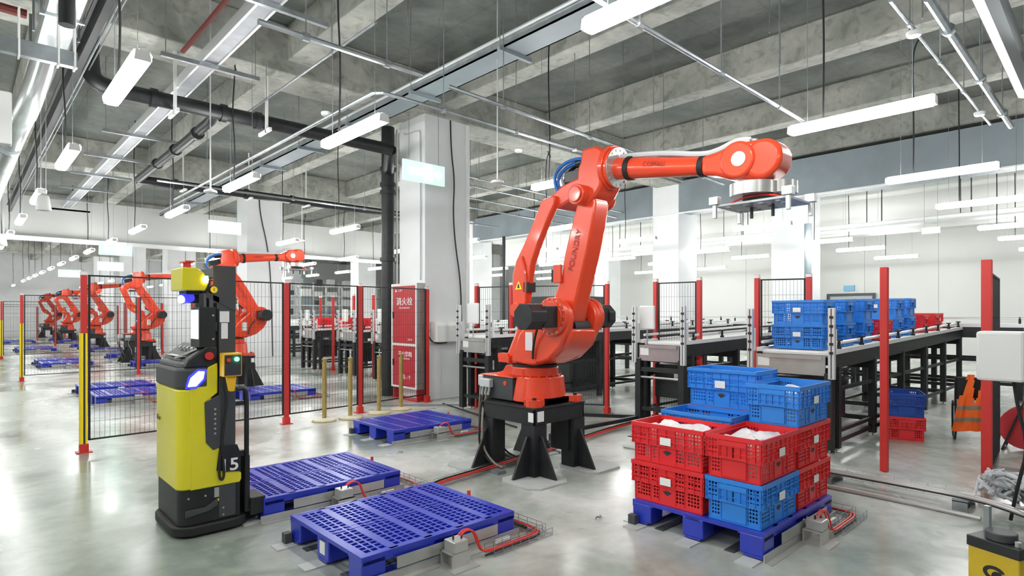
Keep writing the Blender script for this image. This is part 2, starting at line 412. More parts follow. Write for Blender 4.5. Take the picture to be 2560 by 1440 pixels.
def wire_mesh(s, a, b, w, h, n):
    """open wire basket tray from a to b (horizontal), origin at floor"""
    a = Vector(a); b = Vector(b); d = (b - a).normalized(); x = Vector((d.y, -d.x, 0))
    for q in (-w / 2, w / 2):
        for z in (.01, h * .5, h): s.cyl(a + x * q + Vector((0, 0, z)), b + x * q + Vector((0, 0, z)), .0022, 4)
    for q in (-w / 6, w / 6): s.cyl(a + x * q + Vector((0, 0, .01)), b + x * q + Vector((0, 0, .01)), .0022, 4)
    for k in range(n + 1):
        p = a.lerp(b, k / n)
        for q in (-w / 2, w / 2): s.cyl(p + x * q + Vector((0, 0, .01)), p + x * q + Vector((0, 0, h)), .0022, 4)
        s.cyl(p - x * (w / 2) + Vector((0, 0, .01)), p + x * (w / 2) + Vector((0, 0, .01)), .0022, 4)
def make_frame(long_tray=True):
    r = empty('pallet_locating_frame')
    for y in (-.515, .515): MB().box(-.63, .63, y - .004, y + .004, .0, .055).box(-.63, .63, y - (.05 if y < 0 else 0), y + (.05 if y > 0 else 0), 0, .006).build('base_rail', 'steel', r)
    s = MB()
    for y in (-.27, .27): s.box(-.6, .6, y - .035, y + .035, 0, .008)
    s.build('floor_rail', 'dgrey', r)
    for y in (-.43, 0, .43):
        MB().box(-.74, -.605, y - .06, y + .06, 0, .008).build('anchor_plate', 'footpl', r)
    MB().box(-.66, -.612, .44, .5, .008, .075).build('end_stop', 'dgrey', r)
    MB().box(-.38, .42, -.526, -.521, .065, .135).build('push_plate', 'steel', r)
    s = MB().box(-.07, .07, -.66, -.65, .008, .095).box(-.07, .07, -.545, -.535, .008, .095).box(-.07, .07, -.66, -.535, .087, .095).box(-.1, .1, -.72, -.53, 0, .008)
    s.build('bracket', 'steel', r)
    c = MB().box(-.055, .055, -.66, -.55, .095, .165).build('air_cylinder', 'steel', r, bev=.006)
    MB().cyl((0, -.545, .12), (0, -.526, .12), .012, 10).cyl((-.03, -.55, .145), (-.03, -.526, .145), .007, 8).cyl((.03, -.55, .145), (.03, -.526, .145), .007, 8).build('piston_rod', 'steel', c)
    MB().cyl((-.02, -.60, .165), (-.02, -.60, .19), .006, 8).cyl((.03, -.62, .165), (.03, -.62, .185), .006, 8).build('fitting', 'black', c)
    for q in (0, .022):
        MB().tube([(.02, -.6 - q, .185), (.07, -.6 - q, .21), (.13, -.61 - q, .19), (.16, -.62 - q, .09), (.2, -.62 - q, .03), (.45, -.62 - q, .03), (.72, -.62 - q, .035), (.76, -.52 - q, .035), (.76, -.2, .035), (.75, .5, .035)], .006, 6).build('air_hose', 'hosered', r, smooth=True)
    MB().tube([(.2, -.655, .02), (.45, -.655, .02), (.74, -.65, .02), (.79, -.5, .02), (.785, .5, .02)], .006, 6).build('signal_cable', 'rubber', r, smooth=True)
    s = MB(); wire_mesh(s, (.25, -.635, 0), (.8, -.635, 0), .1, .06, 7); wire_mesh(s, (.77, -.6, 0), (.77, .55, 0), .1, .06, 12)
    s.build('wire_tray', 'galv', r)
    s = MB().box(.38, .5, -.57, -.545, .02, .045).build('sensor', 'white', r)
    MB().box(.60, .612, -.2, .0, .06, .13).build('end_plate', 'steel', r)
    s = MB().cyl((.63, .05, .0), (.63, .05, .16), .006, 6).box(.62, .64, .04, .06, .15, .2).build('end_sensor', 'red', r)
    return r
frame0 = make_frame(); fr_used = [False]
def put_frame(x, y, label, rz=0):
    p = copy_tree(frame0) if fr_used[0] else frame0; fr_used[0] = True
    p.location = (x, y, 0); p.rotation_euler = (0, 0, rz); tag(p, label, 'pallet frame', 'steel pallet locating frames'); return p

CP = 9.15        # distance from one cell to the next
cellname = ['in the front cell', 'in the second cell behind the wire fence', 'in the third cell', 'in the fourth cell', 'in the fifth cell', 'in the farthest cell']
slots = [(2.28, 3.56, 'empty blue pallet with a white label on its middle block'), (2.28, 5.05, 'blue pallet that the yellow forklift is lifting'),
         (4.40, 6.65, 'empty blue pallet beside the brass stanchions'), (4.33, 2.15, 'blue pallet loaded with red and blue crates')]
names2 = ['nearer aisle side blue pallet', 'farther aisle side blue pallet', 'blue pallet behind the robot', 'blue pallet in front of the robot']
for k in range(5):
    for i, (x, y, nm) in enumerate(slots):
        lab = nm if k == 0 else '%s, %s cell' % (names2[i], ['', 'second', 'third', 'fourth', 'fifth'][k])
        p = put_pallet(x, y + k * CP - (.08 if k else 0), lab)
        put_frame(x, y + k * CP - (.08 if k else 0), ('locating frame under the ' + nm) if k == 0 else 'steel locating frame under the %s' % lab)

MB().box(-.6035, -.6005, -.035, .035, .045, .125).build('label', 'paper', pallet0)

# ================================================================ palletising robots
def make_robot(pose):
    """local +X is the arm direction, -Y the side with the lettering; origin on the floor under the turret axis"""
    r = empty('palletizing_robot'); fp = pose
    d1, d2 = (0, 0) if pose == 0 else (math.radians(pose[0]), math.radians(pose[1]))
    J2 = Vector((.5, 0, 1.555)); J3 = Vector((.76, 0, 2.68)); LB = Vector((-.02, 0, 1.62)); LT = Vector((.38, 0, 2.66))
    def rot(p, c, a):
        x, z = p[0] - c[0], p[2] - c[2]; return Vector((c[0] + x * math.cos(a) - z * math.sin(a), p[1], c[2] + x * math.sin(a) + z * math.cos(a)))
    T1 = lambda p: rot(p, J2, d1)
    J3n = T1(J3)
    T2 = lambda p: rot(p, J3, d2) + (J3n - J3)
    LTn = T2(LT); v0 = LT - LB; v1 = LTn - LB
    aL = math.atan2(v1.z, v1.x) - math.atan2(v0.z, v0.x); sL = v1.length / v0.length
    def T3(p):
        x, z = p[0] - LB.x, p[2] - LB.z
        # scale only along the link
        ax = v0.normalized(); al = x * ax.x + z * ax.z; pe = -x * ax.z + z * ax.x; al *= sL
        x, z = al * ax.x - pe * ax.z, al * ax.z + pe * ax.x
        return rot((LB.x + x, p[1], LB.z + z), LB, aL)
    HB = .68
    # --- black pedestal is a part: the robot is bolted to it
    ped = MB(); a, b = (-.42, .36), (-.37, .38)
    x0, x1, y0, y1 = -.42, .36, -.37, .38
    ped.box(x0, x1, y0, y1, HB - .02, HB).box(x0 + .03, x1 - .03, y0 + .03, y1 - .03, HB - .17, HB - .02)
    ped.box(x0 + .01, x1 - .01, y0 + .01, y0 + .03, HB - .17, HB - .02).box(x0 + .01, x1 - .01, y1 - .03, y1 - .01, HB - .17, HB - .02).box(x0 + .01, x0 + .03, y0 + .01, y1 - .01, HB - .17, HB - .02).box(x1 - .03, x1 - .01, y0 + .01, y1 - .01, HB - .17, HB - .02)
    po = ped.build('pedestal', 'black', r, bev=.004)
    for sx in (-1, 1):
        for sy in (-1, 1):
            lx = x0 + .09 if sx < 0 else x1 - .09; ly = y0 + .09 if sy < 0 else y1 - .09; h = .085
            s = MB().box(lx - h, lx + h, ly - h, ly + h, .015, HB - .17)
            # triangular gussets on the two outer faces and one plate across
            s.prism([(lx + sx * h, .02), (lx + sx * (h + .21), .02), (lx + sx * (h + .02), .40), (lx + sx * h, .40)], ly - .012 + sy * .0, ly + .012, 'y')
            s.prism([(ly + sy * h, .02), (ly + sy * (h + .21), .02), (ly + sy * (h + .02), .40), (ly + sy * h, .40)], lx - .012, lx + .012, 'x')
            l = s.build('leg', 'black', po)
            px, py, q, c = lx + sx * .12, ly + sy * .12, .26, .09
            MB().prism([(px - q, py - q + c), (px - q + c, py - q), (px + q - c, py - q), (px + q, py - q + c), (px + q, py + q - c), (px + q - c, py + q), (px - q + c, py + q), (px - q, py + q - c)], 0, .018, 'z').build('foot_plate', 'footpl', l)
    MB().box(.06, .30, y1 - .2, y1 - .05, .18, HB - .17).build('cable_box', 'black', po)
    MB().box(x1 + .0, x1 + .003 - .002, -.1, -.1, 0, 0) if 0 else None
    MB().box(x1 - .01, x1 - .007, y0 + .05, y0 + .14, HB - .14, HB - .04).box(x1 - .09, x1 - .02, y0 + .006, y0 + .01, HB - .14, HB - .05).build('label', 'paper', po)
    # --- base casting with four bolted lobes
    s = MB()
    s.prism([(-.05, -.27), (.02, -.30), (.16, -.28), (.25, -.21), (.30, -.08), (.30, .08), (.25, .21), (.16, .28), (.02, .30), (-.05, .27)], HB + .02, HB + .27, 'z', inset_b=.88)
    base = s.build('base', 'red', r, smooth=True, bev=.012)
    s = MB()
    for sx in (1,):
        for sy in (-1, 1):
            s.cyl((sx * .28, sy * .29, HB), (sx * .28, sy * .29, HB + .065), .085, 16)
            s.bar((sx * .06, sy * .08, HB + .035), (sx * .28, sy * .29, HB + .035), .2, .06); s.bar((sx * .28, -.29, HB + .035), (sx * .28, .29, HB + .035), .06, .05)
    s.build('mounting_foot', 'red', base, smooth=True)
    s = MB()
    for sx in (1,):
        for sy in (-1, 1): s.cyl((sx * .29, sy * .30, HB + .065), (sx * .29, sy * .30, HB + .085), .022, 6)
    s.build('anchor_bolt', 'black', base)
    s = MB().box(-.52, -.05, -.27, .27, HB + .015, HB + .25).build('connector_cabinet', 'dgrey', r, bev=.01)
    MB().cyl((-.16, -.272, HB + .19), (-.16, -.276, HB + .19), .024, 16).build('warning_sticker', 'red', s)
    MB().prism([(-.54, HB + .25), (-.54, HB + .262), (-.36, HB + .275), (-.27, HB + .31), (-.22, HB + .37), (-.10, HB + .37), (-.10, HB + .25)], -.20, .20, 'y').box(-.54, -.03, -.285, .285, HB + .25, HB + .262).build('cabinet_cover', 'red', r, bev=.004)
    g = MB().box(-.66, -.52, -.22, .04, HB + .12, HB + .24).box(-.62, -.52, .06, .2, HB + .1, HB + .2).box(-.50, -.34, -.33, -.27, HB + .13, HB + .22).build('connector_block', 'hosegrey', r, bev=.012)
    s = MB()
    for k in range(5): s.cyl((-.64 + .02 * (k % 2), -.19 + k * .05, HB + .12), (-.65 + .02 * (k % 2), -.19 + k * .05, HB + .02), .016, 8)
    for k in range(8): s.cyl((-.49 + .07 * (k // 4), -.27, HB + .04 + (k % 4) * .025), (-.49 + .07 * (k // 4), -.30, HB + .04 + (k % 4) * .025), .010, 8)
    for k in range(3): s.cyl((-.47 + k * .05, -.30, HB + .13), (-.48 + k * .05, -.31, HB + .05), .015, 8)
    s.build('cable_gland', 'steel', g)
    for k in range(4):
        MB().tube([(-.65 + .02 * (k % 2), -.19 + k * .05, HB + .03), (-.67 + .02 * k, -.2 + k * .04, HB - .15), (-.62 + .05 * k, -.2 + k * .03, .35), (-.56 + .05 * k, -.17 + k * .03, .12), (-.4 + .05 * k, -.1 + .03 * k, .04), (-.1, -.02 + .03 * k, .03)], .011, 6).build('cable', 'rubber' if k % 2 else 'vstripe', r, smooth=True)
    for k in range(2):
        MB().tube([(-.45 + .04 * k, -.31, HB + .06), (-.46 + .05 * k, -.36, HB - .12), (-.38 + .04 * k, -.43, .42), (-.40 + .06 * k, -.42, .2), (-.25 + .06 * k, -.40, .06), (-.1, -.36, .03)], .012, 6).build('cable', 'vstripe' if k else 'rubber', r, smooth=True)
    MB().cyl((0, 0, HB + .27), (0, 0, HB + .36), .245, 32).build('bearing_ring', 'red', base, smooth=True, bev=.008)
    s = MB()
    for i in range(20):
        t = i * math.pi / 10; s.cyl((.27 * math.cos(t), .27 * math.sin(t), HB + .265), (.27 * math.cos(t), .27 * math.sin(t), HB + .285), .010, 6)
    s.build('ring_bolt', 'red', base)
    MB().cyl((0, 0, HB + .355), (0, 0, HB + .385), .235, 32).build('shaft_seal', 'rubber', base, smooth=True)
    # --- turret
    prof = [(-.26, 1.06), (-.235, 1.15), (-.12, 1.42), (-.06, 1.62), (.02, 1.66), (.16, 1.58), (.30, 1.50), (.33, 1.40), (.60, 1.40), (.66, 1.47), (.69, 1.42), (.64, 1.30), (.50, 1.19), (.30, 1.10), (.16, 1.06)]
    s = MB(); s.prism([(-.26, 1.06), (-.235, 1.15), (-.06, 1.46), (.12, 1.46), (.34, 1.36), (.66, 1.45), (.66, 1.36), (.60, 1.27), (.47, 1.17), (.28, 1.09), (.16, 1.06)], -.20, .20, 'y')
    tur = s.build('turret', 'red', r, smooth=True, bev=.035)
    for sg in (-1, 1):
        ya, yb = (sg * .16, sg * .30)
        s = MB(); s.prism([(-.1, 1.10), (.02, 1.38), (.30, 1.62), (.40, 1.70), (.50, 1.73), (.60, 1.70), (.67, 1.62), (.69, 1.55), (.67, 1.44), (.58, 1.27), (.42, 1.14), (.2, 1.07)], ya, sg * .25, 'y')
        e = s.build('shoulder_ear', 'red', tur, smooth=True, bev=.02)
        MB().cyl((.5, sg * .24, 1.555), (.5, sg * .29, 1.555), .185, 36).cyl((.5, sg * .29, 1.555), (.5, sg * .305, 1.555), .145, 36).build('joint_cover', 'red', e, smooth=True, bev=.006)
        s = MB()
        for i in range(18):
            t = i * math.pi / 9; s.cyl((.5 + .165 * math.cos(t), sg * .29, 1.555 + .165 * math.sin(t)), (.5 + .165 * math.cos(t), sg * .303, 1.555 + .165 * math.sin(t)), .008, 6)
        s.build('cover_bolt', 'steel', e)
        m_ = MB(); L = .66 if sg < 0 else .56
        m_.box(.40, .60, min(sg * .30, sg * .48), max(sg * .30, sg * .48), 1.455, 1.655)
        m_.cyl((.5, sg * .46, 1.555), (.5, sg * L, 1.555), .128, 8)
        m_.build('drive_motor', 'black', tur, bev=.008)
    MB().cyl((-.02, -.27, 1.62), (-.02, -.08, 1.62), .075, 24).prism([(-.09, 1.64), (.05, 1.64), (.14, 1.40), (-.02, 1.36)], -.22, -.12, 'y').build('link_bracket', 'red', tur, smooth=True, bev=.008)
    MB().box(.12, .22, -.256, -.252, 1.22, 1.40).build('label', 'paper', tur)
    MB().tube([(.36, -.33, 1.44), (.30, -.30, 1.36), (.25, -.275, 1.25), (.24, -.27, 1.14)], .012, 6).build('motor_cable', 'rubber', tur, smooth=True)
    MB().box(.12, .30, -.29, -.22, 1.10, 1.12).box(-.30, -.14, -.24, -.12, 1.08, 1.15).box(-.33, -.18, -.22, -.14, 1.12, 1.17).build('cable_clamp', 'red', tur)
    MB().tube([(.26, -.1, 1.52), (.36, 0, 1.60), (.44, .06, 1.5)], .05, 10).cyl((.55, -.10, 1.445), (.55, .12, 1.445), .10, 20).build('boot', 'rubber', tur, smooth=True)
    # --- lower arm (shank)
    s = MB(T1)
    s.prism([(.37, 1.72), (.41, 1.80), (.47, 1.95), (.52, 2.15), (.66, 2.58), (.72, 2.70), (.86, 2.70), (.90, 2.60), (.865, 2.40), (.80, 2.15), (.73, 1.92), (.66, 1.70), (.62, 1.50), (.54, 1.42), (.44, 1.43), (.38, 1.52)], -.125, .085, 'y')
    arm = s.build('lower_arm', 'red', r, smooth=True, bev=.022)
    MB(T1).box(.40, .50, -.155, -.13, 1.88, 2.06).build('arm_stop', 'red', arm, bev=.008)
    MB(T1).box(.375, .405, -.15, -.11, 1.89, 2.01).build('rubber_buffer', 'rubber', arm)
    # lettering runs up the arm
    def let(sz, body, c, ang, y, m, par, T, a_add):
        p = T(Vector((c[0], y, c[1]))); o = text(body, 'lettering', sz, m, par, p, ext=.001)
        o.rotation_euler = Matrix.Rotation(-(ang + a_add), 4, 'Y').to_3x3().to_4x4().to_euler()
        o.matrix_local = Matrix.Translation(p) @ Matrix.Rotation(-(ang + a_add), 4, 'Y') @ Matrix.Rotation(math.pi / 2, 4, 'X')
        return o
    let(.085, 'FOUNDRY', (.66, 2.18), math.radians(74), -.1325, 'inkred', arm, T1, d1)
    # --- rear link
    s = MB(T3)
    s.prism([(.29, 2.70), (.14, 2.44), (.05, 2.30), (-.08, 2.12), (-.13, 1.98), (-.13, 1.70), (-.12, 1.58), (.05, 1.56), (.06, 1.68), (.10, 1.82), (.12, 1.96), (.15, 2.10), (.25, 2.30), (.38, 2.52), (.46, 2.64), (.46, 2.72)], -.20, -.12, 'y')
    lk = s.build('rear_link', 'red', r, smooth=True, bev=.014)
    s = MB(T3); s.tube([(.02, -.205, 2.16), (.06, -.21, 2.05), (.085, -.205, 1.92), (.07, -.205, 1.75)], .016, 6)
    s.build('link_rib', 'red', lk, smooth=True)
    MB(T3).box(.05, .11, -.215, -.10, 1.80, 1.90).build('rubber_buffer', 'rubber', lk)
    wt = MB(T3).prism([(-.08, 1.83), (.02, 1.83), (-.03, 1.92)], -.206, -.2015, 'y').build('warning_triangle', 'warn', lk)
    MB(T3).prism([(-.045, 1.845), (-.015, 1.845), (-.025, 1.885), (-.035, 1.885)], -.209, -.2062, 'y').build('warning_symbol', 'ink', wt)
    # --- elbow casting
    s = MB(T2)
    s.prism([(.30, 2.70), (.34, 2.62), (.45, 2.60), (.60, 2.65), (.68, 2.60), (.80, 2.58), (.92, 2.66), (.98, 2.74), (1.0, 3.06), (.92, 3.11), (.76, 3.11), (.74, 2.99), (.71, 2.95), (.70, 2.85), (.62, 2.84), (.50, 2.81)], -.15, .15, 'y')
    el = s.build('elbow_casting', 'red', r, smooth=True, bev=.022)
    MB(T2).cyl((.76, -.24, 2.68), (.76, -.14, 2.68), .095, 24).cyl((.76, -.26, 2.68), (.76, -.24, 2.68), .075, 24).build('elbow_pivot', 'red', el, smooth=True, bev=.008)
    MB(T2).cyl((.76, .24, 2.68), (.76, .14, 2.68), .10, 24).build('elbow_pivot', 'red', el, smooth=True, bev=.008)
    dx, dz = math.cos(-.14), math.sin(-.14)
    c0 = Vector((.98, 0, 2.92))
    MB(T2).cyl(c0, c0 + Vector((dx, 0, dz)) * .05, .20, 36).cyl(c0 + Vector((dx, 0, dz)) * .05, c0 + Vector((dx, 0, dz)) * .085, .185, 36).build('arm_flange', 'red', el, smooth=True, bev=.006)
    s = MB(T2); e0 = c0 + Vector((dx, 0, dz)) * .085
    for i in range(16):
        t = i * math.pi / 8; o_ = Vector((-dz * math.sin(t) * .155, math.cos(t) * .155, dx * math.sin(t) * .155))
        s.cyl(e0 + o_, e0 + o_ + Vector((dx, 0, dz)) * .014, .012, 6)
    s.cyl(e0, e0 + Vector((dx, 0, dz)) * .006, .178, 32)
    s.build('flange_bolt_ring', 'steel', el, smooth=False)
    m_ = MB(T2).box(.50, .75, -.10, .06, 2.84, 2.95).cyl((.78, -.04, 3.02), (.62, -.04, 3.02), .05, 12)
    m_.build('wrist_motor', 'black', el, bev=.008)
    for k, (yy, zz, mm) in enumerate([(-.10, 3.04, 'hoseblue'), (-.06, 3.01, 'hoseblue'), (-.02, 3.06, 'hosegrey'), (.03, 3.02, 'rubber')]):
        MB(T2).tube([(.80, yy, zz - .02), (.66, yy, zz + .01), (.52, yy - .02, zz - .01), (.42, yy - .04, zz - .09), (.40 + .015 * k, yy - .03, zz - .2), (.44 + .02 * k, yy, 2.74)], .017, 8).build('hose_loop', mm, el, smooth=True)
    # --- forearm tube and wrist
    s = MB(T2); A = Vector((1.05, 0, 2.90)); B = Vector((1.98, 0, 2.755))
    s.cyl(A, B, .098, 32, .072)
    fa = s.build('forearm', 'red', r, smooth=True)
    for f in (.14, .90):
        p = A.lerp(B, f); q = A.lerp(B, f + .05); rr = .1 - .028 * f
        MB(T2).cyl(p, q, rr + .010, 28).build('rubber_strap', 'rubber', fa, smooth=True)
    MB(T2).tube([(1.10, .0, 3.0), (1.3, -.02, 2.975), (1.6, -.02, 2.93), (1.92, -.02, 2.85), (2.06, -.03, 2.86), (2.2, -.04, 2.90), (2.30, -.02, 2.89)], .024, 8).tube([(1.9, .03, 2.86), (2.06, .03, 2.885), (2.2, .02, 2.91), (2.33, .02, 2.88)], .022, 8).build('cable_sleeve', 'hosegrey', fa, smooth=True)
    let(.06, 'COMAU', (1.5, 2.845), -.155, -.094, 'inkred', fa, T2, d2)
    W1 = Vector((2.24, 0, 2.735)); W2 = Vector((2.42, 0, 2.715))
    s = MB(T2); s.prism([(1.93, 2.825), (2.06, 2.835), (2.20, 2.872), (2.42, 2.865), (2.52, 2.82), (2.565, 2.715), (2.52, 2.61), (2.40, 2.575), (2.16, 2.605), (2.05, 2.655), (1.93, 2.68)], -.09, .09, 'y')
    wr_ = s.build('wrist_casting', 'red', r, smooth=True, bev=.03)
    MB(T2).cyl(W1 + Vector((0, -.13, 0)), W1 + Vector((0, .13, 0)), .138, 36).build('wrist_cover', 'red', wr_, smooth=True, bev=.02)
    MB(T2).cyl(W2 + Vector((0, -.11, 0)), W2 + Vector((0, .11, 0)), .145, 36).build('wrist_cover', 'red', wr_, smooth=True, bev=.03)
    MB(T2).cyl(W1 + Vector((.02, -.136, 0)), W1 + Vector((.02, -.13, 0)), .055, 28).build('wrist_badge', 'whiteink', wr_)
    # tool flange always points down
    F = T2(Vector((2.38, 0, 2.64))); o3 = F - Vector((2.38, 0, 2.64)); TG = lambda p: p + o3
    MB(TG).cyl((2.38, 0, 2.64), (2.38, 0, 2.54), .07, 20).build('tool_flange', 'redcab', wr_, smooth=True)
    s = MB(TG)
    s.lathe([(.13, 2.46), (.17, 2.46), (.17, 2.55), (.13, 2.55)], 28, (2.33, -.03, 0))
    s.lathe([(.10, 2.47), (.13, 2.47), (.13, 2.56), (.10, 2.56)], 24, (2.46, .1, 0))
    gr = s.build('gripper_drum', 'steel', r, smooth=True)
    s = MB(TG); X_, Y_ = 2.38, 0; nx, ny = 13, 9
    gx = [X_ - .27 + .54 * i / nx for i in range(nx + 1)]; gy = [Y_ - .2 + .4 * i / ny for i in range(ny + 1)]
    s.plate(gx, gy, lambda i, j: not (i % 3 == 1 and j % 2 == 1), 2.385, 2.40)
    s.build('gripper_plate', 'galv', gr)
    for sx in (-1, 1):
        for sy in (-1, 1):
            MB(TG).box(X_ + sx * .27 - .035, X_ + sx * .27 + .035, sy * .2 - .03, sy * .2 + .03, 2.40, 2.46).box(X_ + sx * .27 - .014, X_ + sx * .27 + .014, sy * .2 - .014, sy * .2 + .014, 2.30, 2.40).build('gripper_finger', 'alu', gr, bev=.004)
    for k in range(4): MB(TG).tube([(X_ - .2 + .03 * k, -.12 + k * .07, 2.41), (X_ - .08, -.1 + k * .07, 2.45), (X_ + .08, -.08 + k * .06, 2.45), (X_ + .2, -.12 + k * .07, 2.41)], .007, 6).build('air_hose', 'hosered', gr, smooth=True)
    s = MB(TG).box(X_ - .12, X_ + .12, -.06, .06, 2.40, 2.46)
    for q in (-.08, .08): s.cyl((X_ + q, 0, 2.3), (X_ + q, 0, 2.385), .012, 8)
    s.build('sensor_mount', 'dgrey', gr)
    return r
R1 = make_robot(0); R1.location = (4.36, 4.32, 0); R1.rotation_euler = (0, 0, -math.pi / 2)
tag(R1, 'large red palletizing robot arm on a black pedestal, gripper over the crate stack', 'robot', 'red palletizing robots')
R2 = make_robot((48, 14)); R2.location = (4.30, 4.32 + CP, 0)
tag(R2, 'red robot arm behind the wire fence, just beyond the yellow forklift', 'robot', 'red palletizing robots')
for k in range(2, 6):
    q = copy_tree(R2); q.location = (4.36, 4.32 + k * CP, 0)
    tag(q, 'red robot arm, %s in the line of robots counted from the camera' % ords[k], 'robot', 'red palletizing robots')

# ================================================================ crates
def make_crate(m, name='stacking_crate'):
    """0.6 x 0.4 x 0.285, origin centre of the underside; long sides face -Y and +Y"""
    r = empty(name); H = .292
    def wall(L, y_up, y_lo, n, solid, T):
        s = MB()
        xs = [-L / 2 + L * i / n for i in range(n + 1)]
        nz = 5; zs = [.135 + (.262 - .135) * j / nz for j in range(nz + 1)]
        g = []
        for a, b in zip(xs[:-1], xs[1:]): q = (b - a) * .19; g += [a + q, b - q]
        gx = [xs[0]] + g + [xs[-1]]
        def gz(zs):
            o = [zs[0]]
            for a, b in zip(zs[:-1], zs[1:]): q = (b - a) * .2; o += [a + q, b - q]
            return o + [zs[-1]]
        def S(i, j, nz):
            if i % 2 == 0 or j % 2 == 0: return True
            return solid(i // 2, n, j // 2, nz)
        s.plate(gx, gz(zs), lambda i, j: S(i, j, nz), y_up - .003, y_up, lambda x, y, z: T(x, z, y))
        lz = 5; zl = [.008 + (.135 - .008) * j / lz for j in range(lz + 1)]; k = (L - .036) / L
        s.plate([x * k for x in gx], gz(zl), lambda i, j: S(i, j, lz), y_lo - .003, y_lo, lambda x, y, z: T(x, z, y))
        # ribs: step ledge, mid rib, uprights
        s.plate([-L / 2, L / 2], [.133, .139], lambda i, j: 1, y_lo - .004, y_up + .003, lambda x, y, z: T(x, z, y))
        for z in (.176, .220): s.plate([-L / 2, L / 2], [z, z + .004], lambda i, j: 1, y_up, y_up + .009, lambda x, y, z: T(x, z, y))
        for i in range(1, 8):
            x = -L / 2 + L * i / 8
            s.plate([x - .002, x + .002], [.139, .262], lambda i, j: 1, y_up, y_up + .009, lambda x, y, z: T(x, z, y))
            if i in (2, 3, 5, 6): s.plate([x * k - .002, x * k + .002], [.01, .133], lambda i, j: 1, y_lo, y_lo + .006, lambda x, y, z: T(x, z, y))
        return s
    longs = lambda i, n, j, nz: (abs(i - (n - 1) / 2) < 2.6) or i < 1 or i > n - 2 or i % 6 == 0 or j == 0
    shorts = lambda i, n, j, nz: (abs(i - (n - 1) / 2) < 3.6) or i < 1 or i > n - 2 or j == 0
    def TL(sg): return lambda x, y, z: (x * -sg, y * sg, z)
    def TS(sg): return lambda x, y, z: (y * sg, x * sg, z)
    for sg in (-1, 1):
        wall(.6, .191, .176, 24, longs, TL(sg)).build('long_side', m, r)
        wall(.4, .291, .276, 18, shorts, TS(sg)).build('short_side', m, r)
    # rim, floor
    s = MB()
    for a, b in ((.2, .3),):
        s.box(-.3, .3, -.2, -.188, .262, H).box(-.3, .3, .188, .2, .262, H).box(-.3, -.288, -.188, .188, .262, H).box(.288, .3, -.188, .188, .262, H)
        s.box(-.3, .3, -.2, -.176, .262, .268).box(-.3, .3, .176, .2, .262, .268)
    s.build('rim', m, r)
    MB().box(-.28, .28, -.18, .18, .0, .012).build('floor_panel', m, r)
    for sy in (-1, 1): MB().box(-.045, .045, sy * .2025 - .0015, sy * .2025 + .0015, .150, .205).build('label', 'whiteink', r, bev=.001)
    for sx in (-1, 1):
        q = MB().box(min(sx * .291, sx * .303), max(sx * .291, sx * .303), -.095, .095, .225, .258)
        for k in range(5): q.box(min(sx * .291, sx * .300), max(sx * .291, sx * .300), -.092 + k * .045, -.088 + k * .045, .15, .225)
        q.box(min(sx * .291, sx * .301), max(sx * .291, sx * .301), -.095, .095, .140, .150)
        q.build('handle', m, r)
        MB().box(min(sx * .276, sx * .284), max(sx * .276, sx * .284), -.085, .085, .012, .13).build('end_panel', m, r, bev=.003)
    for sy in (-1, 1):
        for sx in (-1, 1): pass
    for sy in (-1, 1): # printed mark: drop shape over a wide base
        MB().prism([(-.038, .100), (-.018, .082), (0, .072), (.018, .082), (.038, .100), (.020, .100), (.012, .110), (.004, .104), (-.004, .104), (-.012, .110), (-.020, .100)], sy * .1765, sy * .178, 'y').build('printed_mark', 'ink', r)
    return r
crate_proto = {'red': make_crate('cratered'), 'blue': make_crate('cratebl'), 'navy': make_crate('cratedk')}
cu_used = set()
def put_crate(c, x, y, z, rz, label, group, cat='crate'):
    p = copy_tree(crate_proto[c]) if c in cu_used else crate_proto[c]; cu_used.add(c)
    p.location = (x, y, z); p.rotation_euler = (0, 0, rz); tag(p, label, cat, group); return p
PZ = .181; CH = .2925; Hh = math.pi / 2
gL = 'crates stacked on the loaded pallet'
ax, ay = 3.745, 1.665
# columns: front pair lie along X, the rear three along Y
c_front = (ax + .3, ay + .2, 0); c_right = (ax + .905, ay + .2, 0)
c_left = (ax + .2, ay + .71, Hh); c_mid = (ax + .605, ay + .71, Hh); c_back = (ax + 1.01, ay + .71, Hh)
lay = [
    (c_front, [('blue', 'blue crate at the front corner of the loaded pallet, under a red one'), ('red', 'open red crate holding white wrapped goods, on top of the blue corner crate')]),
    (c_left, [('red', 'red crate at the bottom of the stack next to the robot pedestal'), ('red', 'open red crate with white plastic over its goods, next to the robot pedestal')]),
    (c_mid, [('blue', 'blue crate at the bottom, hidden in the middle of the loaded pallet'), ('blue', 'open empty blue crate in the middle, lower than the tall blue one')]),
    (c_back, [('red', 'red crate at the bottom of the tall rear stack on the pallet'), ('red', 'red crate under the tallest blue crate of the rear stack'), ('blue', 'open blue crate topping the rear stack, largest view of blue sides')]),
    (c_right, [('red', 'red crate at the bottom beside the blue corner crate, below two more'), ('red', 'red crate between a red and a blue one, beside the conveyor end'), ('blue', 'open blue crate with white goods on top of two red crates')])]
for (x, y, rz), st in lay:
    tall = 1.075 if (x, y, rz) in (c_mid, c_back) else 1     # the rear stacks use a slightly deeper crate
    for k, (c, lab) in enumerate(st): put_crate(c, x, y, PZ + CH * tall * k, rz, lab, gL).scale.z = tall
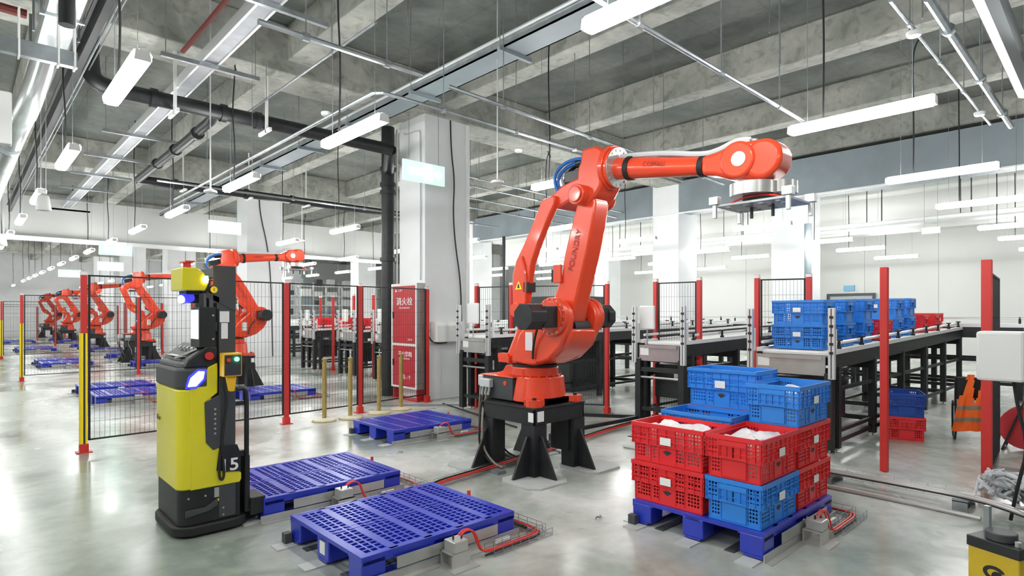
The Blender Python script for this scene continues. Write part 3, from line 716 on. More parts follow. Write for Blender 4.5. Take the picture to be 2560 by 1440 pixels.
def bag(x, y, z, sx, sy, sz, seed, label, parent=None):
    rnd = random.Random(seed); s = MB(); n, m = 26, 14; vs = []; fs = []
    ph = [rnd.uniform(0, 6.3) for _ in range(8)]
    for j in range(m + 1):
        v = j / m * math.pi / 2
        for i in range(n):
            u = 2 * math.pi * i / n
            q = 1 + .16 * math.sin(3 * u + ph[0]) * math.sin(2 * v + ph[1]) + .10 * math.sin(7 * u + ph[2] + 3 * v) + .08 * math.sin(11 * u + 5 * v + ph[3])
            c, s_ = math.cos(u), math.sin(u); e = .6
            xx = math.copysign(abs(c) ** e, c) * math.cos(v) ** .6; yy = math.copysign(abs(s_) ** e, s_) * math.cos(v) ** .6
            vs.append((sx * xx * min(q, 1.0), sy * yy * min(q, 1.0), sz * (min(math.sin(v) * 1.5, .93) + .05 * math.sin(4 * u + ph[4]) * math.sin(2 * v) + .05 * math.sin(5 * xx + ph[5]) * v + .02 * math.sin(9 * u + 7 * v))))
    for j in range(m):
        for i in range(n): fs.append((j * n + i, j * n + (i + 1) % n, (j + 1) * n + (i + 1) % n, (j + 1) * n + i))
    fs.append(tuple(range(n - 1, -1, -1))); s._a(vs, fs)
    o = s.build('wrapped_goods', 'wrap', None, smooth=True, loc=(x, y, z)); tag(o, label, 'wrapped goods', 'white wrapped goods in the crates'); return o
bag(c_front[0], c_front[1], PZ + CH + .014, .262, .165, .265, 3, 'crumpled white plastic wrapped goods in the open red crate at the front corner')
bag(c_left[0], c_left[1], PZ + CH + .014, .165, .262, .265, 5, 'white plastic wrapped goods filling the red crate next to the robot pedestal')
bag(c_right[0], c_right[1], PZ + 2 * CH + .014, .262, .165, .235, 9, 'white wrapped goods low inside the blue crate at the conveyor side')

# ================================================================ conveyors
LASTC = [None]
def slope(x): return 1.15 + .024 * (x - 7.3)
def conveyor(name, label, xa, xb, yc, wd, zf, group='roller conveyors running away from the robot'):
    r = empty(name, (0, 0, 0)); tag(r, label, 'conveyor', group); LASTC[0] = r
    za, zb = zf(xa), zf(xb); h = wd / 2
    for sy in (-1, 1):
        y = yc + sy * h
        MB().bar((xa, y, za - .11), (xb, y, zb - .11), .05, .16).build('side_beam', 'black', r)
        MB().bar((xa, y, za + .0), (xb, y, zb + .0), .07, .05).build('edge_profile', 'white', r)
        MB().cyl((xa, y - sy * .04, za + .09), (xb, y - sy * .04, zb + .09), .020, 8).build('guide_rail', 'white', r, smooth=True)
        n = max(2, int((xb - xa) / .85))
        for k in range(n + 1):
            x = xa + .2 + (xb - xa - .4) * k / n; z = zf(x)
            MB().cyl((x, y, z + .02), (x, y, z + .12), .016, 8).box(x - .035, x + .035, y - .03, y + .03, z + .115, z + .135).cyl((x, y, z + .02), (x, y, z + .05), .028, 8).build('rail_clamp', 'black', r)
        n = max(2, int((xb - xa) / 1.25))
        for k in range(n + 1):
            x = xa + .12 + (xb - xa - .24) * k / n
            l = MB().box(x - .04, x + .04, y - .04, y + .04, .05, zf(x) - .17).build('leg', 'black', r)
            MB().cyl((x, y, 0), (x, y, .06), .012, 8).cyl((x, y, 0), (x, y, .012), .045, 12).build('levelling_foot', 'steel', l)
        MB().box(xa + .1, xb - .1, y - .02, y + .02, .22, .26).box(xa + .1, xb - .1, y - .02, y + .02, .70, .74).build('lower_rail', 'black', r)
    s = MB(); n = int((xb - xa) / .09)
    for k in range(n):
        x = xa + .05 + k * .09; s.cyl((x, yc - h + .03, zf(x) - .03), (x, yc + h - .03, zf(x) - .03), .03, 8)
    s.build('roller_bed', 'belt', r, smooth=True)['kind'] = 'stuff'
    n = max(2, int((xb - xa) / 1.25))
    for k in range(n + 1):
        x = xa + .12 + (xb - xa - .24) * k / n
        MB().box(x - .03, x + .03, yc - h, yc + h, .2, .26).box(x - .03, x + .03, yc - h, yc + h, zf(x) - .3, zf(x) - .2).build('cross_brace', 'black', r)
    return r
def station(x, y0, y1, z, label, plate='steel', box=None, dy=0):
    """infeed end of a conveyor: plate, aluminium uprights, black stand"""
    r = LASTC[0]
    p = MB().box(x - .02, x, y0 + .1, y1 - .03, z - .27, z - .05).box(x - .035, x - .02, y0 + .13, y1 - .12, z - .09, z - .045).build('front_plate', plate, r)
    MB().box(x - .024, x - .02, y1 - .19, y1 - .05, z - .19, z - .09).build('label', 'paper', p)
    for y in (y0 + .02, y1 + .03):
        u = MB().box(x - .07, x - .02, y - .035, y + .035, z - .30, z + .50).build('upright', 'alu', r, bev=.004)
        MB().box(x - .0715, x - .07, y - .006, y + .006, z - .29, z + .49).build('slot', 'dgrey', u)
        for k in range(5): MB().box(x - .085, x - .07, y - .02, y + .015, z - .02 + k * .1, z + .01 + k * .1).build('sensor', 'black', u)
        MB().cyl((x + .05, y, z - .02), (x + .05, y, z + .26), .02, 10).build('stop_post', 'white', r)
    for y in (y0 + .06, y1 - .02):
        l = MB().box(x - .045, x + .045, y - .045, y + .045, .05, z - .24).build('leg', 'black', r, bev=.004)
        MB().cyl((x, y, 0), (x, y, .06), .015, 8).cyl((x, y, 0), (x, y, .015), .05, 12).build('levelling_foot', 'steel', l)
    MB().box(x - .03, x + .03, y0 + .06, y1, z - .42, z - .36).build('stand_rail', 'black', r); MB().box(x - .02, x + .02, y0 + .06, y1, .22, .27).build('stand_rail', 'black', r)
    MB().cyl((x - .02, y0 + .1, z - .50), (x - .02, y1 - .05, z - .50), .015, 8).build('drive_shaft', 'steel', r)
    MB().box(x + .25, x + .7, y0 + .12, y1 - .12, z - .80, z - .33).build('drive_cabinet', 'black', r)
    MB().box(x + .24, x + .25, y0 + .16, y0 + .34, z - .55, z - .40).build('junction_box', 'white', r, bev=.004)
    if box:
        a, b, c, d = box
        MB().box(x + .05, x + .09, a, b, c, d).build('control_panel', 'white', r, bev=.018)
        MB().cyl((x + .07, (a + b) / 2, z - .05), (x + .07, (a + b) / 2, c), .01, 8).build('panel_stalk', 'steel', r)
    return r
conveyor('roller_conveyor', 'roller conveyor carrying blue and red crates, with a bare steel end plate', 7.2, 14.0, 2.82, .84, slope)
station(7.16, 2.36, 3.28, slope(7.2), 'conveyor end with a wide bare steel plate and a blue crate behind it')
fl = lambda x: 1.19 + .024 * (x - 7.1)
conveyor('roller_conveyor', 'empty middle roller conveyor with a pinkish film covered end plate and white panel', 7.15, 14.0, 4.57, .70, fl)
station(7.1, 4.18, 4.95, fl(7.1), 'conveyor end with a pinkish film covered plate and white panel', 'purplish', (4.72, 4.97, 1.36, 1.70))
fm = lambda x: 1.23 + .012 * (x - 6)
conveyor('roller_conveyor', 'roller conveyor with a small steel end plate, starting behind the robot base', 6.1, 14.0, 7.32, .66, fm)
station(6.05, 6.95, 7.68, fm(6), 'conveyor end beside the white pillar with a small steel plate', 'steel', (7.34, 7.62, 1.42, 1.76))
# long conveyor across the far ends
r = empty('cross_conveyor'); tag(r, 'long black framed conveyor crossing behind the other conveyors', 'conveyor')
for x in (14.15, 14.9):
    MB().box(x - .03, x + .03, -3, 12, 1.13, 1.33).build('side_beam', 'black', r)
    MB().box(x - .04, x + .04, -3, 12, 1.33, 1.40).build('edge_profile', 'alu', r)
    for k in range(11):
        y = -2.8 + k * 1.45; MB().box(x - .045, x + .045, y - .045, y + .045, 0, 1.13).build('leg', 'black', r)
        MB().cyl((x, y, 1.4), (x, y, 1.52), .02, 8).build('rail_clamp', 'black', r)
    MB().cyl((x, -3, 1.5), (x, 12, 1.5), .018, 8).build('guide_rail', 'alu', r)
    MB().box(x - .02, x + .02, -3, 12, .25, .31).box(x - .02, x + .02, -3, 12, .68, .74).build('lower_rail', 'black', r)
MB().box(14.2, 14.85, -3, 12, 1.3, 1.35).build('belt', 'belt', r)
gC = 'crates queued on the conveyor'
def two(x, rz, c, txt, n=2, y=2.84):
    for k in range(n):
        put_crate(c, x, y, slope(x) + .004 + CH * k - .0, rz, '%s crate, %s of the %s on the conveyor' % (c, ('lower' if k == 0 else 'upper') if n > 1 else 'single tier', txt), gC)
two(7.52, Hh, 'blue', 'pair standing at the bare steel plate')
two(8.25, Hh, 'blue', 'second pair from the conveyor end')
two(9.0, Hh, 'blue', 'third pair from the conveyor end')
two(10.5, Hh, 'blue', 'fourth pair, partly behind the tall red post')
two(11.2, Hh, 'blue', 'fifth pair, last blue crates in the queue')
put_crate('red', 9.65, 2.78, slope(9.65) + .004, Hh, 'red crate between the third and fourth blue pairs on the conveyor', gC)
put_crate('red', 12.1, 2.84, slope(12.1) + .004, Hh, 'red crate directly behind the last blue crates on the conveyor', gC)
put_crate('red', 12.85, 2.84, slope(12.85) + .004, Hh, 'red crate second from the end of the conveyor queue', gC)
put_crate('red', 13.55, 2.84, slope(13.55) + .004, 0, 'last red crate at the end of the conveyor queue', gC)
put_crate('red', 8.9, 2.12, 0, .35, 'red crate on the floor under a dark blue one, behind the tall red post', 'crates on the floor beyond the red post')
put_crate('navy', 8.9, 2.12, CH, .35, 'dark blue crate on top of a red one on the floor', 'crates on the floor beyond the red post')

# ================================================================ fences
def post(x, y, label, h=2.06, cap=True, strip=False, group='red fence posts', w=.06, foot=True):
    r = empty('fence_post', (x, y, 0)); tag(r, label, 'post', group); q = w / 2
    MB().box(-q, q, -q, q, .006, h).build('tube', 'redpost', r, bev=.004)
    if foot:
        MB().box(-.075, .075, -.065, .065, 0, .01).build('base_plate', 'redpost', r)
        MB().box(-q - .012, q + .012, -q - .012, q + .012, .01, .10).box(-q - .016, q + .016, -.01, .01, .06, .085).build('foot_clamp', 'redpost', r)
    if cap: MB().box(-q - .001, q + .001, -q - .001, q + .001, h - .045, h - .005).build('cap', 'paper', r)
    if strip:
        s = MB()
        MB().box(-q - .012, -q, -q, -q + .02, .10, 1.36).box(-q - .012, -q, q - .02, q, .10, 1.36).build('yellow_strip', 'warn', r)
        MB().box(-q - .006, -q, -q + .02, q - .02, .10, 1.36).build('black_strip', 'ink', r)
        MB().box(-q, -q + .02, -q - .012, -q, .10, 1.36).box(q - .02, q, -q - .012, -q, .10, 1.36).build('yellow_strip', 'warn', r)
        MB().box(-q + .02, q - .02, -q - .006, -q, .10, 1.36).build('black_strip', 'ink', r)
    return r
def panel(x0, y0, x1, y1, z0, z1, label, sp=.05, hz=.20, group='black wire mesh fence panels', wr=.0014):
    a = Vector((x0, y0, 0)); b = Vector((x1, y1, 0)); d = b - a; L = d.length; d.normalize()
    r = empty('wire_fence', (x0, y0, 0), math.atan2(d.y, d.x)); tag(r, label, 'fence panel', group)
    MB().box(.04, L - .04, -.009, .009, z1 - .018, z1).box(.04, L - .04, -.009, .009, z0, z0 + .018).box(.04, .062, -.009, .009, z0, z1).box(L - .062, L - .04, -.009, .009, z0, z1).build('frame', 'black', r)
    s = MB(); n = max(2, int((L - .1) / sp))
    for k in range(1, n): s.box(.05 + (L - .1) * k / n - wr, .05 + (L - .1) * k / n + wr, -wr, wr, z0, z1)
    m = max(2, int((z1 - z0) / hz))
    for k in range(1, m): z = z0 + (z1 - z0) * k / m; s.box(.05, L - .05, wr, 3 * wr, z - wr, z + wr)
    s.build('wire_mesh', 'black', r); return r
F1 = [(1.03, 8.27), (3.42, 8.41), (4.67, 8.56), (6.13, 8.80)]
fnm = ['front corner of the fence, with yellow and black strips', 'second from the striped corner post', 'third from the striped corner post', 'beside the red fire cabinet']
for i, (x, y) in enumerate(F1): post(x, y, 'red fence post, ' + fnm[i], strip=(i == 0), h=2.07)
fp = ['between the striped corner post and the second post', 'behind the brass stanchions, left half of that run', 'behind the brass stanchions and fire cabinet']
fp[1] = 'behind the first two brass stanchions'
for i in range(3): panel(*F1[i], *F1[i + 1], .13, 2.03, 'black wire mesh panel ' + fp[i])
for k in range(1, 5):
    oy = 9.6 * k if k == 1 else 9.3 * k + .3
    pts = [(1.05, 8.35 + oy), (3.42, 8.45 + oy), (4.75, 8.5 + oy), (6.05, 8.6 + oy)]
    for i, (x, y) in enumerate(pts): post(x, y, 'red post number %s of the %s fence line, counted from the camera' % (['one', 'two', 'three', 'four'][i], ords[k]), strip=(i == 0), h=2.07)
    for i in range(3): panel(*pts[i], *pts[i + 1], .13, 2.03, 'mesh panel number %s of the %s fence line, counted from the camera' % (['one', 'two', 'three'][i], ords[k]), sp=.06 if k < 2 else .09)
# gate panels over the conveyors
G = [(6.42, 7.75, 'red post beside the white pillar behind the robot'), (6.62, 7.10, 'red post just past the small steel conveyor plate'), (7.48, 5.80, 'red post standing between robot and middle conveyor'),
     (7.50, 4.92, 'red post at the white panel of the middle conveyor'), (7.58, 4.26, 'red post on the near side of the middle conveyor'), (7.72, 3.50, 'red post behind the upright of the crate conveyor end'), (7.95, 2.93, 'red post behind the blue crates on the conveyor')]
for x, y, l in G: post(x, y, l, h=2.10, group='red posts between the conveyors')
for i, z0, l in ((0, .13, 'small wire mesh panel behind the white control panel by the pillar'), (1, .13, 'wire mesh panel running behind the red robot'), (3, .13, 'wire mesh panel at the middle conveyor'), (5, .13, 'wire mesh panel above the blue crates')):
    panel(G[i][0], G[i][1], G[i + 1][0], G[i + 1][1], z0, 2.04, l, group='wire mesh panels between the conveyors', sp=.04)
for k in (1, 2):
    for i, (x, y) in enumerate([(7.5, 4.92), (7.6, 4.1), (7.6, 6.3), (7.7, 7.3)]):
        post(x, y + k * CP, 'red post at the conveyors of the %s cell, number %s along them' % (['', 'second', 'third'][k], ['one', 'two', 'three', 'four'][i]), h=2.1, group='red posts between the conveyors')
post(6.78, 1.78, 'tall plain red post standing alone beyond the crate stack', h=2.05, cap=False, foot=False, w=.066)
pp = post(6.78, .97, 'tall plain red post with a wire mesh panel, at the white box', h=2.07, cap=False, foot=False, w=.075)
panel(7.0, .99, 8.6, 1.12, .03, 1.98, 'wire mesh panel fixed behind the last red post', sp=.045, group='wire mesh panels by the white box')
# cell two and three conveyors seen through the fence
for k in (1, 2):
    nm = ['', 'second', 'third'][k]
    for j, yc in enumerate((2.82, 4.57, 6.85)):
        conveyor('roller_conveyor', 'roller conveyor of the %s robot cell, %s the robot' % (nm, ('in front of', 'behind', 'well behind')[j]), 7.2, 13.0, yc + k * CP, .75, slope, 'roller conveyors beyond the wire fence')
        station(7.15, yc - .42 + k * CP, yc + .42 + k * CP, 1.18, 'conveyor end in the %s cell, %s the robot' % (nm, ('in front of', 'behind', 'well behind')[j]), 'steel', (yc + .15 + k * CP, yc + .42 + k * CP, 1.38, 1.70))
for i, (x, y) in enumerate([(7.55, 6.85), (8.3, 6.85), (7.55, 4.57), (8.5, 4.57)]):
    put_crate('red', x, y + CP, 1.18, Hh, 'red crate %s on the %s conveyor of the second cell' % (('first', 'second')[i % 2], ('nearer', 'farther')[i // 2]), 'red crates on the conveyors beyond the fence')
# dark cabinet behind the small gate
t = MB().box(9.0, 10.2, 7.9, 9.6, 0, 1.95).box(9.05, 9.06, 8.0, 8.6, .2, 1.7).build('control_cabinet', 'dgrey'); tag(t, 'dark grey control cabinet behind the small mesh gate by the pillar', 'cabinet')
t = empty('machine_cabinet', (6.75, 7.55, 0)); tag(t, 'black louvred cabinet under the conveyor beside the white pillar', 'cabinet')
MB().box(-.3, .6, -.28, .28, .1, .98).build('body', 'dgrey', t, bev=.01)
s = MB()
for k in range(8): s.box(-.306, -.3, -.25, .25, .2 + k * .09, .21 + k * .09)
s.build('louvre', 'black', t); MB().box(-.308, -.3, .0, .2, .33, .37).build('label', 'vstripe', t)
t = empty('signal_tower', (9.3, 8.2, 1.95)); tag(t, 'thin signal tower with red and green lights on the dark cabinet', 'signal light')
MB().cyl((0, 0, 0), (0, 0, .16), .012, 8).build('pole', 'dgrey', t)
MB().cyl((0, 0, .16), (0, 0, .24), .03, 12).build('green_light', 'greenled', t); MB().cyl((0, 0, .26), (0, 0, .34), .03, 12).build('red_light', 'redled', t)
# loose floor beams of the stands
for i, (a, b, l) in enumerate([((5.35, 5.0, .1), (7.1, 4.95, .1), 'black square bar low along the floor from robot to conveyor'), ((7.2, 2.42, .12), (9.4, 2.42, .12), 'black square bar on the floor below the crate conveyor'), ((5.9, 6.9, .1), (7.1, 5.0, .1), 'black square bar low between the conveyor ends')]):
    t = MB().bar(a, b, .05, .05).box(a[0] - .03, a[0] + .03, a[1] - .03, a[1] + .03, 0, a[2]).box(b[0] - .03, b[0] + .03, b[1] - .03, b[1] + .03, 0, b[2]).build('floor_bar', 'black'); tag(t, l, 'bar', 'black bars along the floor')

# ================================================================ stanchions
def make_st():
    r = empty('stanchion')
    MB().lathe([(.165, 0), (.17, .012), (.165, .03), (.12, .035), (.05, .04), (.04, .045)], 36).build('base', 'cream', r, smooth=True)
    MB().lathe([(.175, 0), (.178, .006), (.172, .01)], 36).build('base_ring', 'brass', r, smooth=True)
    MB().cyl((0, 0, .04), (0, 0, .86), .032, 20).build('post', 'brass', r, smooth=True)
    MB().lathe([(.036, .85), (.038, .86), (.038, .915), (.03, .922)], 20).build('head', 'brass', r, smooth=True)
    MB().box(-.045, -.034, -.012, .012, .87, .905).box(.034, .045, -.012, .012, .87, .905).build('belt_slot', 'black', r)
    return r
st0 = make_st()
for i, (x, y, l) in enumerate([(3.93, 8.27, 'first from the yellow forklift'), (4.31, 8.2, 'second from the yellow forklift'), (4.86, 8.30, 'third, second from the fire cabinet'), (5.33, 8.40, 'standing directly in front of the red fire cabinet')]):
    s = st0 if i == 0 else copy_tree(st0); s.location = (x, y, 0); tag(s, 'brass stanchion with a round cream base, ' + l, 'stanchion', 'brass stanchions in front of the fence')

# ================================================================ fire cabinet
t = empty('fire_cabinet', (5.96, 9.71, 0), -math.pi / 2); tag(t, 'tall red fire hydrant cabinet with white frame and lettering', 'fire cabinet')
MB().box(0, .84, 0, .18, .22, 2.14).build('body', 'steel', t)
W_ = .84
MB().box(-.004, W_ + .004, -.008, 0, .22, .25).box(-.004, W_ + .004, -.008, 0, 2.10, 2.14).box(-.004, .04, -.008, 0, .25, 2.10).box(W_ - .04, W_ + .004, -.008, 0, .25, 2.10).box(.04, W_ - .04, -.008, 0, 1.00, 1.035).build('white_frame', 'white', t)
MB().box(0, W_, 0, .19, 0, .03).box(.02, .05, .02, .17, .03, .22).box(W_ - .05, W_ - .02, .02, .17, .03, .22).build('stand', 'redcab', t)
MB().box(.05, W_ - .05, -.006, 0, 1.045, 2.09).build('door', 'redcab', t); MB().box(.05, W_ - .05, -.006, 0, .26, .99).build('door', 'redcab', t)
for z in (1.5, .62): MB().box(.055, .085, -.02, -.006, z, z + .12).build('handle', 'black', t)
text('消火栓', 'lettering', .15, 'whiteink', t, (.44, -.0075, 1.80), RX, sx=1.2, bold=.002)
text('FIRE HYDRANT', 'lettering', .045, 'whiteink', t, (.44, -.0075, 1.69), RX, sx=1.2)
text('▲ 119', 'lettering', .065, 'whiteink', t, (.24, -.0075, 2.01), RX, sx=1.3)
text('火警 119', 'lettering', .04, 'whiteink', t, (.62, -.0075, 1.11), RX)
text('灭火器箱', 'lettering', .10, 'whiteink', t, (.46, -.0075, .84), RX, sx=1.15, bold=.001)
text('EXTINGUISHER', 'lettering', .04, 'whiteink', t, (.46, -.0075, .76), RX, sx=1.1)
text('箱:-19', 'lettering', .10, 'whiteink', t, (.50, -.0075, .42), RX, sx=1.15)

# ================================================================ pillar furniture
t = empty('wall_box', (6.6, 8.89, 1.07)); tag(t, 'white sloping metal box mounted on the big white pillar by the fire cabinet', 'wall box')
MB().prism([(0, 0), (-.20, 0), (-.20, .30), (-.14, .37), (0, .37)], -.33, .33, 'x').build('body', 'white', t, bev=.012)
MB().cyl((0, -.2, .17), (0, -.206, .17), .008, 10).build('lock', 'steel', t)
t = MB().tube([(6.22, 8.86, 1.28), (6.17, 8.84, 1.22), (6.24, 8.82, 1.08), (6.4, 8.82, 1.04), (6.6, 8.84, 1.05)], .012, 8).build('cable', 'rubber', smooth=True); tag(t, 'black cable looping under the white wall box on the pillar', 'cable')
t = MB().tube([(6.70, 8.86, 5.2), (6.72, 8.86, 4.6), (6.80, 8.86, 4.1), (6.76, 8.86, 3.5), (6.82, 8.87, 2.9), (6.95, 8.87, 2.2), (6.97, 8.87, 1.4), (6.99, 8.86, .9), (7.12, 8.82, .5), (7.15, 8.8, .1)], .013, 8).build('cable', 'rubber', smooth=True); tag(t, 'long black cable hanging down the big white pillar by the fire cabinet', 'cable')
t = MB().tube([(6.125, 9.55, 5.0), (6.125, 9.5, 4.95), (6.125, 9.05, 4.95), (6.125, 9.0, 4.85), (6.125, 9.0, 2.2)], .012, 8, it=1).build('conduit', 'hosegrey', smooth=True); tag(t, 'thin grey conduit bent down the face of the big pillar by the fire cabinet', 'conduit')
t = MB().cyl((7.1, 8.87, .1), (7.1, 8.87, 5.2), .025, 10).build('conduit', 'white', smooth=True); tag(t, 'white vertical conduit at the outer edge of the big pillar by the fire cabinet', 'conduit')
t = MB().tube([(6.5, 17.985, 5.2), (6.52, 17.985, 4.6), (6.75, 17.985, 3.6), (6.85, 17.985, 2.6), (6.9, 17.985, .3)], .014, 6).build('cable', 'rubber', smooth=True); tag(t, 'thin black cable hanging in front of the second white pillar', 'cable')
# black riser pipe with bracket collars
t = empty('riser_pipe', (6.07, 10.03, 0)); tag(t, 'thick black vertical pipe beside the big white pillar by the fire cabinet', 'pipe')
MB().cyl((0, 0, 0), (0, 0, 5.2), .125, 24).build('pipe', 'black', t, smooth=True)
s = MB()
for z in (.9, 2.6, 3.9, 4.05, 4.35, 4.75): MB().cyl((0, 0, z), (0, 0, z + .07), .155, 24).build('collar', 'black', t, smooth=True)
MB().tube([(.2, 0, 0), (.2, 0, 2.0), (.2, 0, 5.2)], .02, 8).build('side_tube', 'white', t)

# ================================================================ exit signs
def exit_sign(x, y, z, label, sc_=1.0, face='x'):
    t = empty('exit_sign', (x, y, z), 0 if face == 'y' else -math.pi / 2); tag(t, label, 'exit sign', 'green exit signs'); t.scale = (sc_,) * 3
    MB().box(-.42, .42, -.02, .02, -.17, .17).build('panel', 'greensign', t)
    MB().box(-.30, -.02, -.026, -.02, -.05, .05).build('lit_lettering', 'greenlit', t)
    s = MB().box(0, .15, -.026, -.02, .07, .13).box(.0, .03, -.026, -.02, -.12, .13).box(.12, .15, -.026, -.02, -.12, .13)
    s.cyl((.075, -.026, .045), (.075, -.02, .045), .022, 12).bar((.07, -.023, .03), (.065, -.023, -.04), .035, .006, up=(0, 1, 0)).bar((.065, -.023, -.04), (.04, -.023, -.11), .02, .006, up=(0, 1, 0)).bar((.065, -.023, -.04), (.1, -.023, -.10), .02, .006, up=(0, 1, 0))
    s.build('running_figure', 'greenlit', t)
    MB().box(.18, .30, -.026, -.02, -.02, .02).prism([(.28, .07), (.36, 0), (.28, -.07)], -.026, -.02, 'y').build('arrow', 'greenlit', t)
    for q in (-.3, .3): MB().cyl((q, 0, .17), (q, 0, (ztop(x + q, y) - z) / sc_), .005 / sc_, 5).build('hanging_rod', 'galv', t)
    return t
exit_sign(5.72, 8.30, 3.96, 'pale green exit sign with an arrow, above and beyond the brass stanchions', 1.0, 'y')
exit_sign(5.3, 17.2, 3.95, 'pale green exit sign with an arrow by the second white pillar', 1.0, 'y')
exit_sign(3.4, 21.0, 3.5, 'green exit sign hung just before the white bulkhead above the robots', 1.0, 'y')
exit_sign(4.2, 27.0, 3.4, 'green exit sign beyond the white bulkhead, nearer of the two there', 1.0, 'y')
exit_sign(3.6, 33.0, 3.4, 'green exit sign at the far end above the line of robots', 1.0, 'y')
t = exit_sign(17.3, 3.55, 3.62, 'small square green exit sign hung over the conveyors', .45, 'x')

# ================================================================ overhead services
def service(name, label, cat, group=None): r = empty(name); return tag(r, label, cat, group)
# galvanised trunking along the cells
r = service('cable_trunking', 'long galvanised square trunking running over the first pallets to the far end', 'trunking')
MB().box(2.2, 2.39, -4, 21.8, 4.74, 4.84).build('duct', 'trunk', r, bev=.006)
for x in (2.19, 2.375): MB().box(x, x + .025, -4, 21.8, 4.725, 4.86).build('edge_lip', 'alu', r)
for k in range(11):
    y = 2.0 + k * 2
    MB().box(1.75, 2.9, y, y + .05, 4.67, 4.72).build('support_bar', 'galv', r)
    for x in (1.8, 2.85): MB().cyl((x, y + .02, 4.67), (x, y + .02, ztop(x, y + .02)), .006, 5).build('threaded_rod', 'galv', r)
# wide tray
r = service('cable_tray', 'wide grey cable tray with one rounded edge tube, running to the far end', 'cable tray')
MB().box(4.72, 5.10, -5, 21.8, 4.76, 4.775).build('tray_bottom', 'bulk', r)
MB().box(4.72, 4.74, -5, 21.8, 4.76, 4.86).box(5.08, 5.10, -5, 21.8, 4.76, 4.86).build('tray_side', 'galv', r)
MB().cyl((4.70, -5, 4.87), (4.70, 21.8, 4.87), .022, 8).build('edge_tube', 'alu', r, smooth=True)
for k in range(12):
    y = 1.4 + k * 1.9
    MB().box(4.66, 5.2, y, y + .05, 4.71, 4.76).build('support_bar', 'bulk', r)
    for x in (4.68, 5.17): MB().cyl((x, y + .02, 4.71), (x, y + .02, ztop(x, y + .02)), .006, 5).build('threaded_rod', 'galv', r)
# black drain pipes
r = service('drain_pipe', 'thick black pipe crossing overhead to the vertical riser near the fire cabinet', 'pipe', 'black overhead pipes')
MB().tube([(1.22, 9.3, 5.22), (1.22, 9.3, 4.8), (1.26, 9.3, 4.6), (1.5, 9.3, 4.55), (1.9, 9.3, 4.55), (5.68, 9.3, 4.55)], .105, 18).build('pipe', 'black', r, smooth=True)
MB().cyl((5.68, 9.3, 4.55), (6.05, 9.98, 4.35), .105, 20).build('elbow', 'black', r, smooth=True)
s = MB()
for x in (1.9, 2.8, 3.3, 4.6): MB().cyl((x, 9.3, 4.55), (x + .08, 9.3, 4.55), .13, 20).build('collar', 'black', r, smooth=True)
for x in (2.15, 3.4): MB().box(x, x + .04, 9.14, 9.17, 4.35, 5.3).box(x, x + .04, 9.0, 9.45, 4.35, 4.40).build('hanger', 'white', r)
r = service('drain_pipe', 'black pipe farther away, crossing behind the long one at lower height in view', 'pipe', 'black overhead pipes')
MB().cyl((2.72, 14.5, 4.42), (9.5, 14.5, 4.42), .095, 18).build('pipe', 'black', r, smooth=True)
s = MB()
for x in (3.4, 4.9, 6.0): MB().cyl((x, 14.5, 4.42), (x + .08, 14.5, 4.42), .12, 18).build('collar', 'black', r, smooth=True)
for x in (3.6, 5.0, 6.4): MB().cyl((x, 14.5, 4.5), (x, 14.5, 5.4), .015, 6).box(x - .03, x + .03, 14.3, 14.7, 4.30, 4.33).build('hanger', 'white', r)
r = service('drain_pipe', 'black bent pipe running lengthwise between the two crossing black pipes', 'pipe', 'black overhead pipes')
MB().tube([(2.74, 14.45, 4.42), (2.74, 14.2, 4.42), (2.74, 9.6, 4.45), (2.74, 9.35, 4.55)], .075, 14, it=1).build('pipe', 'black', r, smooth=True)
s = MB()
for y in (10.2, 11.5, 12.8): MB().cyl((2.74, y, 4.44), (2.74, y + .08, 4.44), .1, 16).build('collar', 'black', r, smooth=True)
# light-hanging conduits
def cond(pts, rad, label, m='galv', cat='conduit', rods=0, group='thin steel conduits under the ceiling', name='steel_conduit', it=1):
    r = service(name, label, cat, group)
    MB().tube(pts, rad, 8, it=it).build('tube', m, r, smooth=True)
    a, b = Vector(pts[0]), Vector(pts[-1])
    if rods:
        for k in range(rods):
            p = Vector(pts[-2]).lerp(b, (k + .5) / rods) if len(pts) > 2 else a.lerp(b, (k + .5) / rods)
            q = MB().cyl(p, (p.x, p.y, ztop(p.x, p.y)), .006, 5).cyl(p - (b - a).normalized() * .03, p + (b - a).normalized() * .03, rad * 1.5, 8)
            q.build('hanger_rod', 'galv', r)
    return r
cond([(1.80, 5.0, 4.0), (3.42, 5.0, 4.0)], .025, 'steel conduit crossing from the square trunking to the wide cable tray', rods=2)
cond([(3.79, 5.05, 4.0), (10.4, 5.35, 4.0)], .024, 'steel conduit passing above the robot elbow', rods=4)
cond([(2.9, 2.42, 3.62), (6.50, 2.46, 3.62)], .018, 'steel conduit joining the two brightest tube lights', rods=3)
cond([(3.30, 14, 4.0), (3.30, 6.0, 4.0), (3.30, 5.68, 4.0), (3.6, 5.68, 4.0), (9.6, 5.75, 4.0)], .022, 'steel conduit that turns a corner above the big pillar by the fire cabinet', rods=5)
cond([(5.24, 1.335, 4.0), (9.6, 1.34, 4.0)], .016, 'thin steel conduit with switch boxes over the conveyors', rods=4)
cond([(5.4, 1.13, 4.0), (9.9, 1.17, 4.0)], .035, 'thicker steel conduit beside the large shiny pipe', rods=3)
cond([(5.2, .80, 4.0), (8.4, .86, 4.0)], .10, 'large shiny steel pipe at the edge of the ceiling view', m='shiny', cat='pipe', group=None, name='steel_pipe')
cond([(2.6, 12.2, 4.0), (11, 12.3, 4.0)], .02, 'steel conduit crossing beyond the bent black pipe', rods=5)
cond([(3.3, 9.9, 4.75), (3.3, 5.7, 4.75)], .015, 'short thin conduit running lengthwise near the bent one', rods=2)
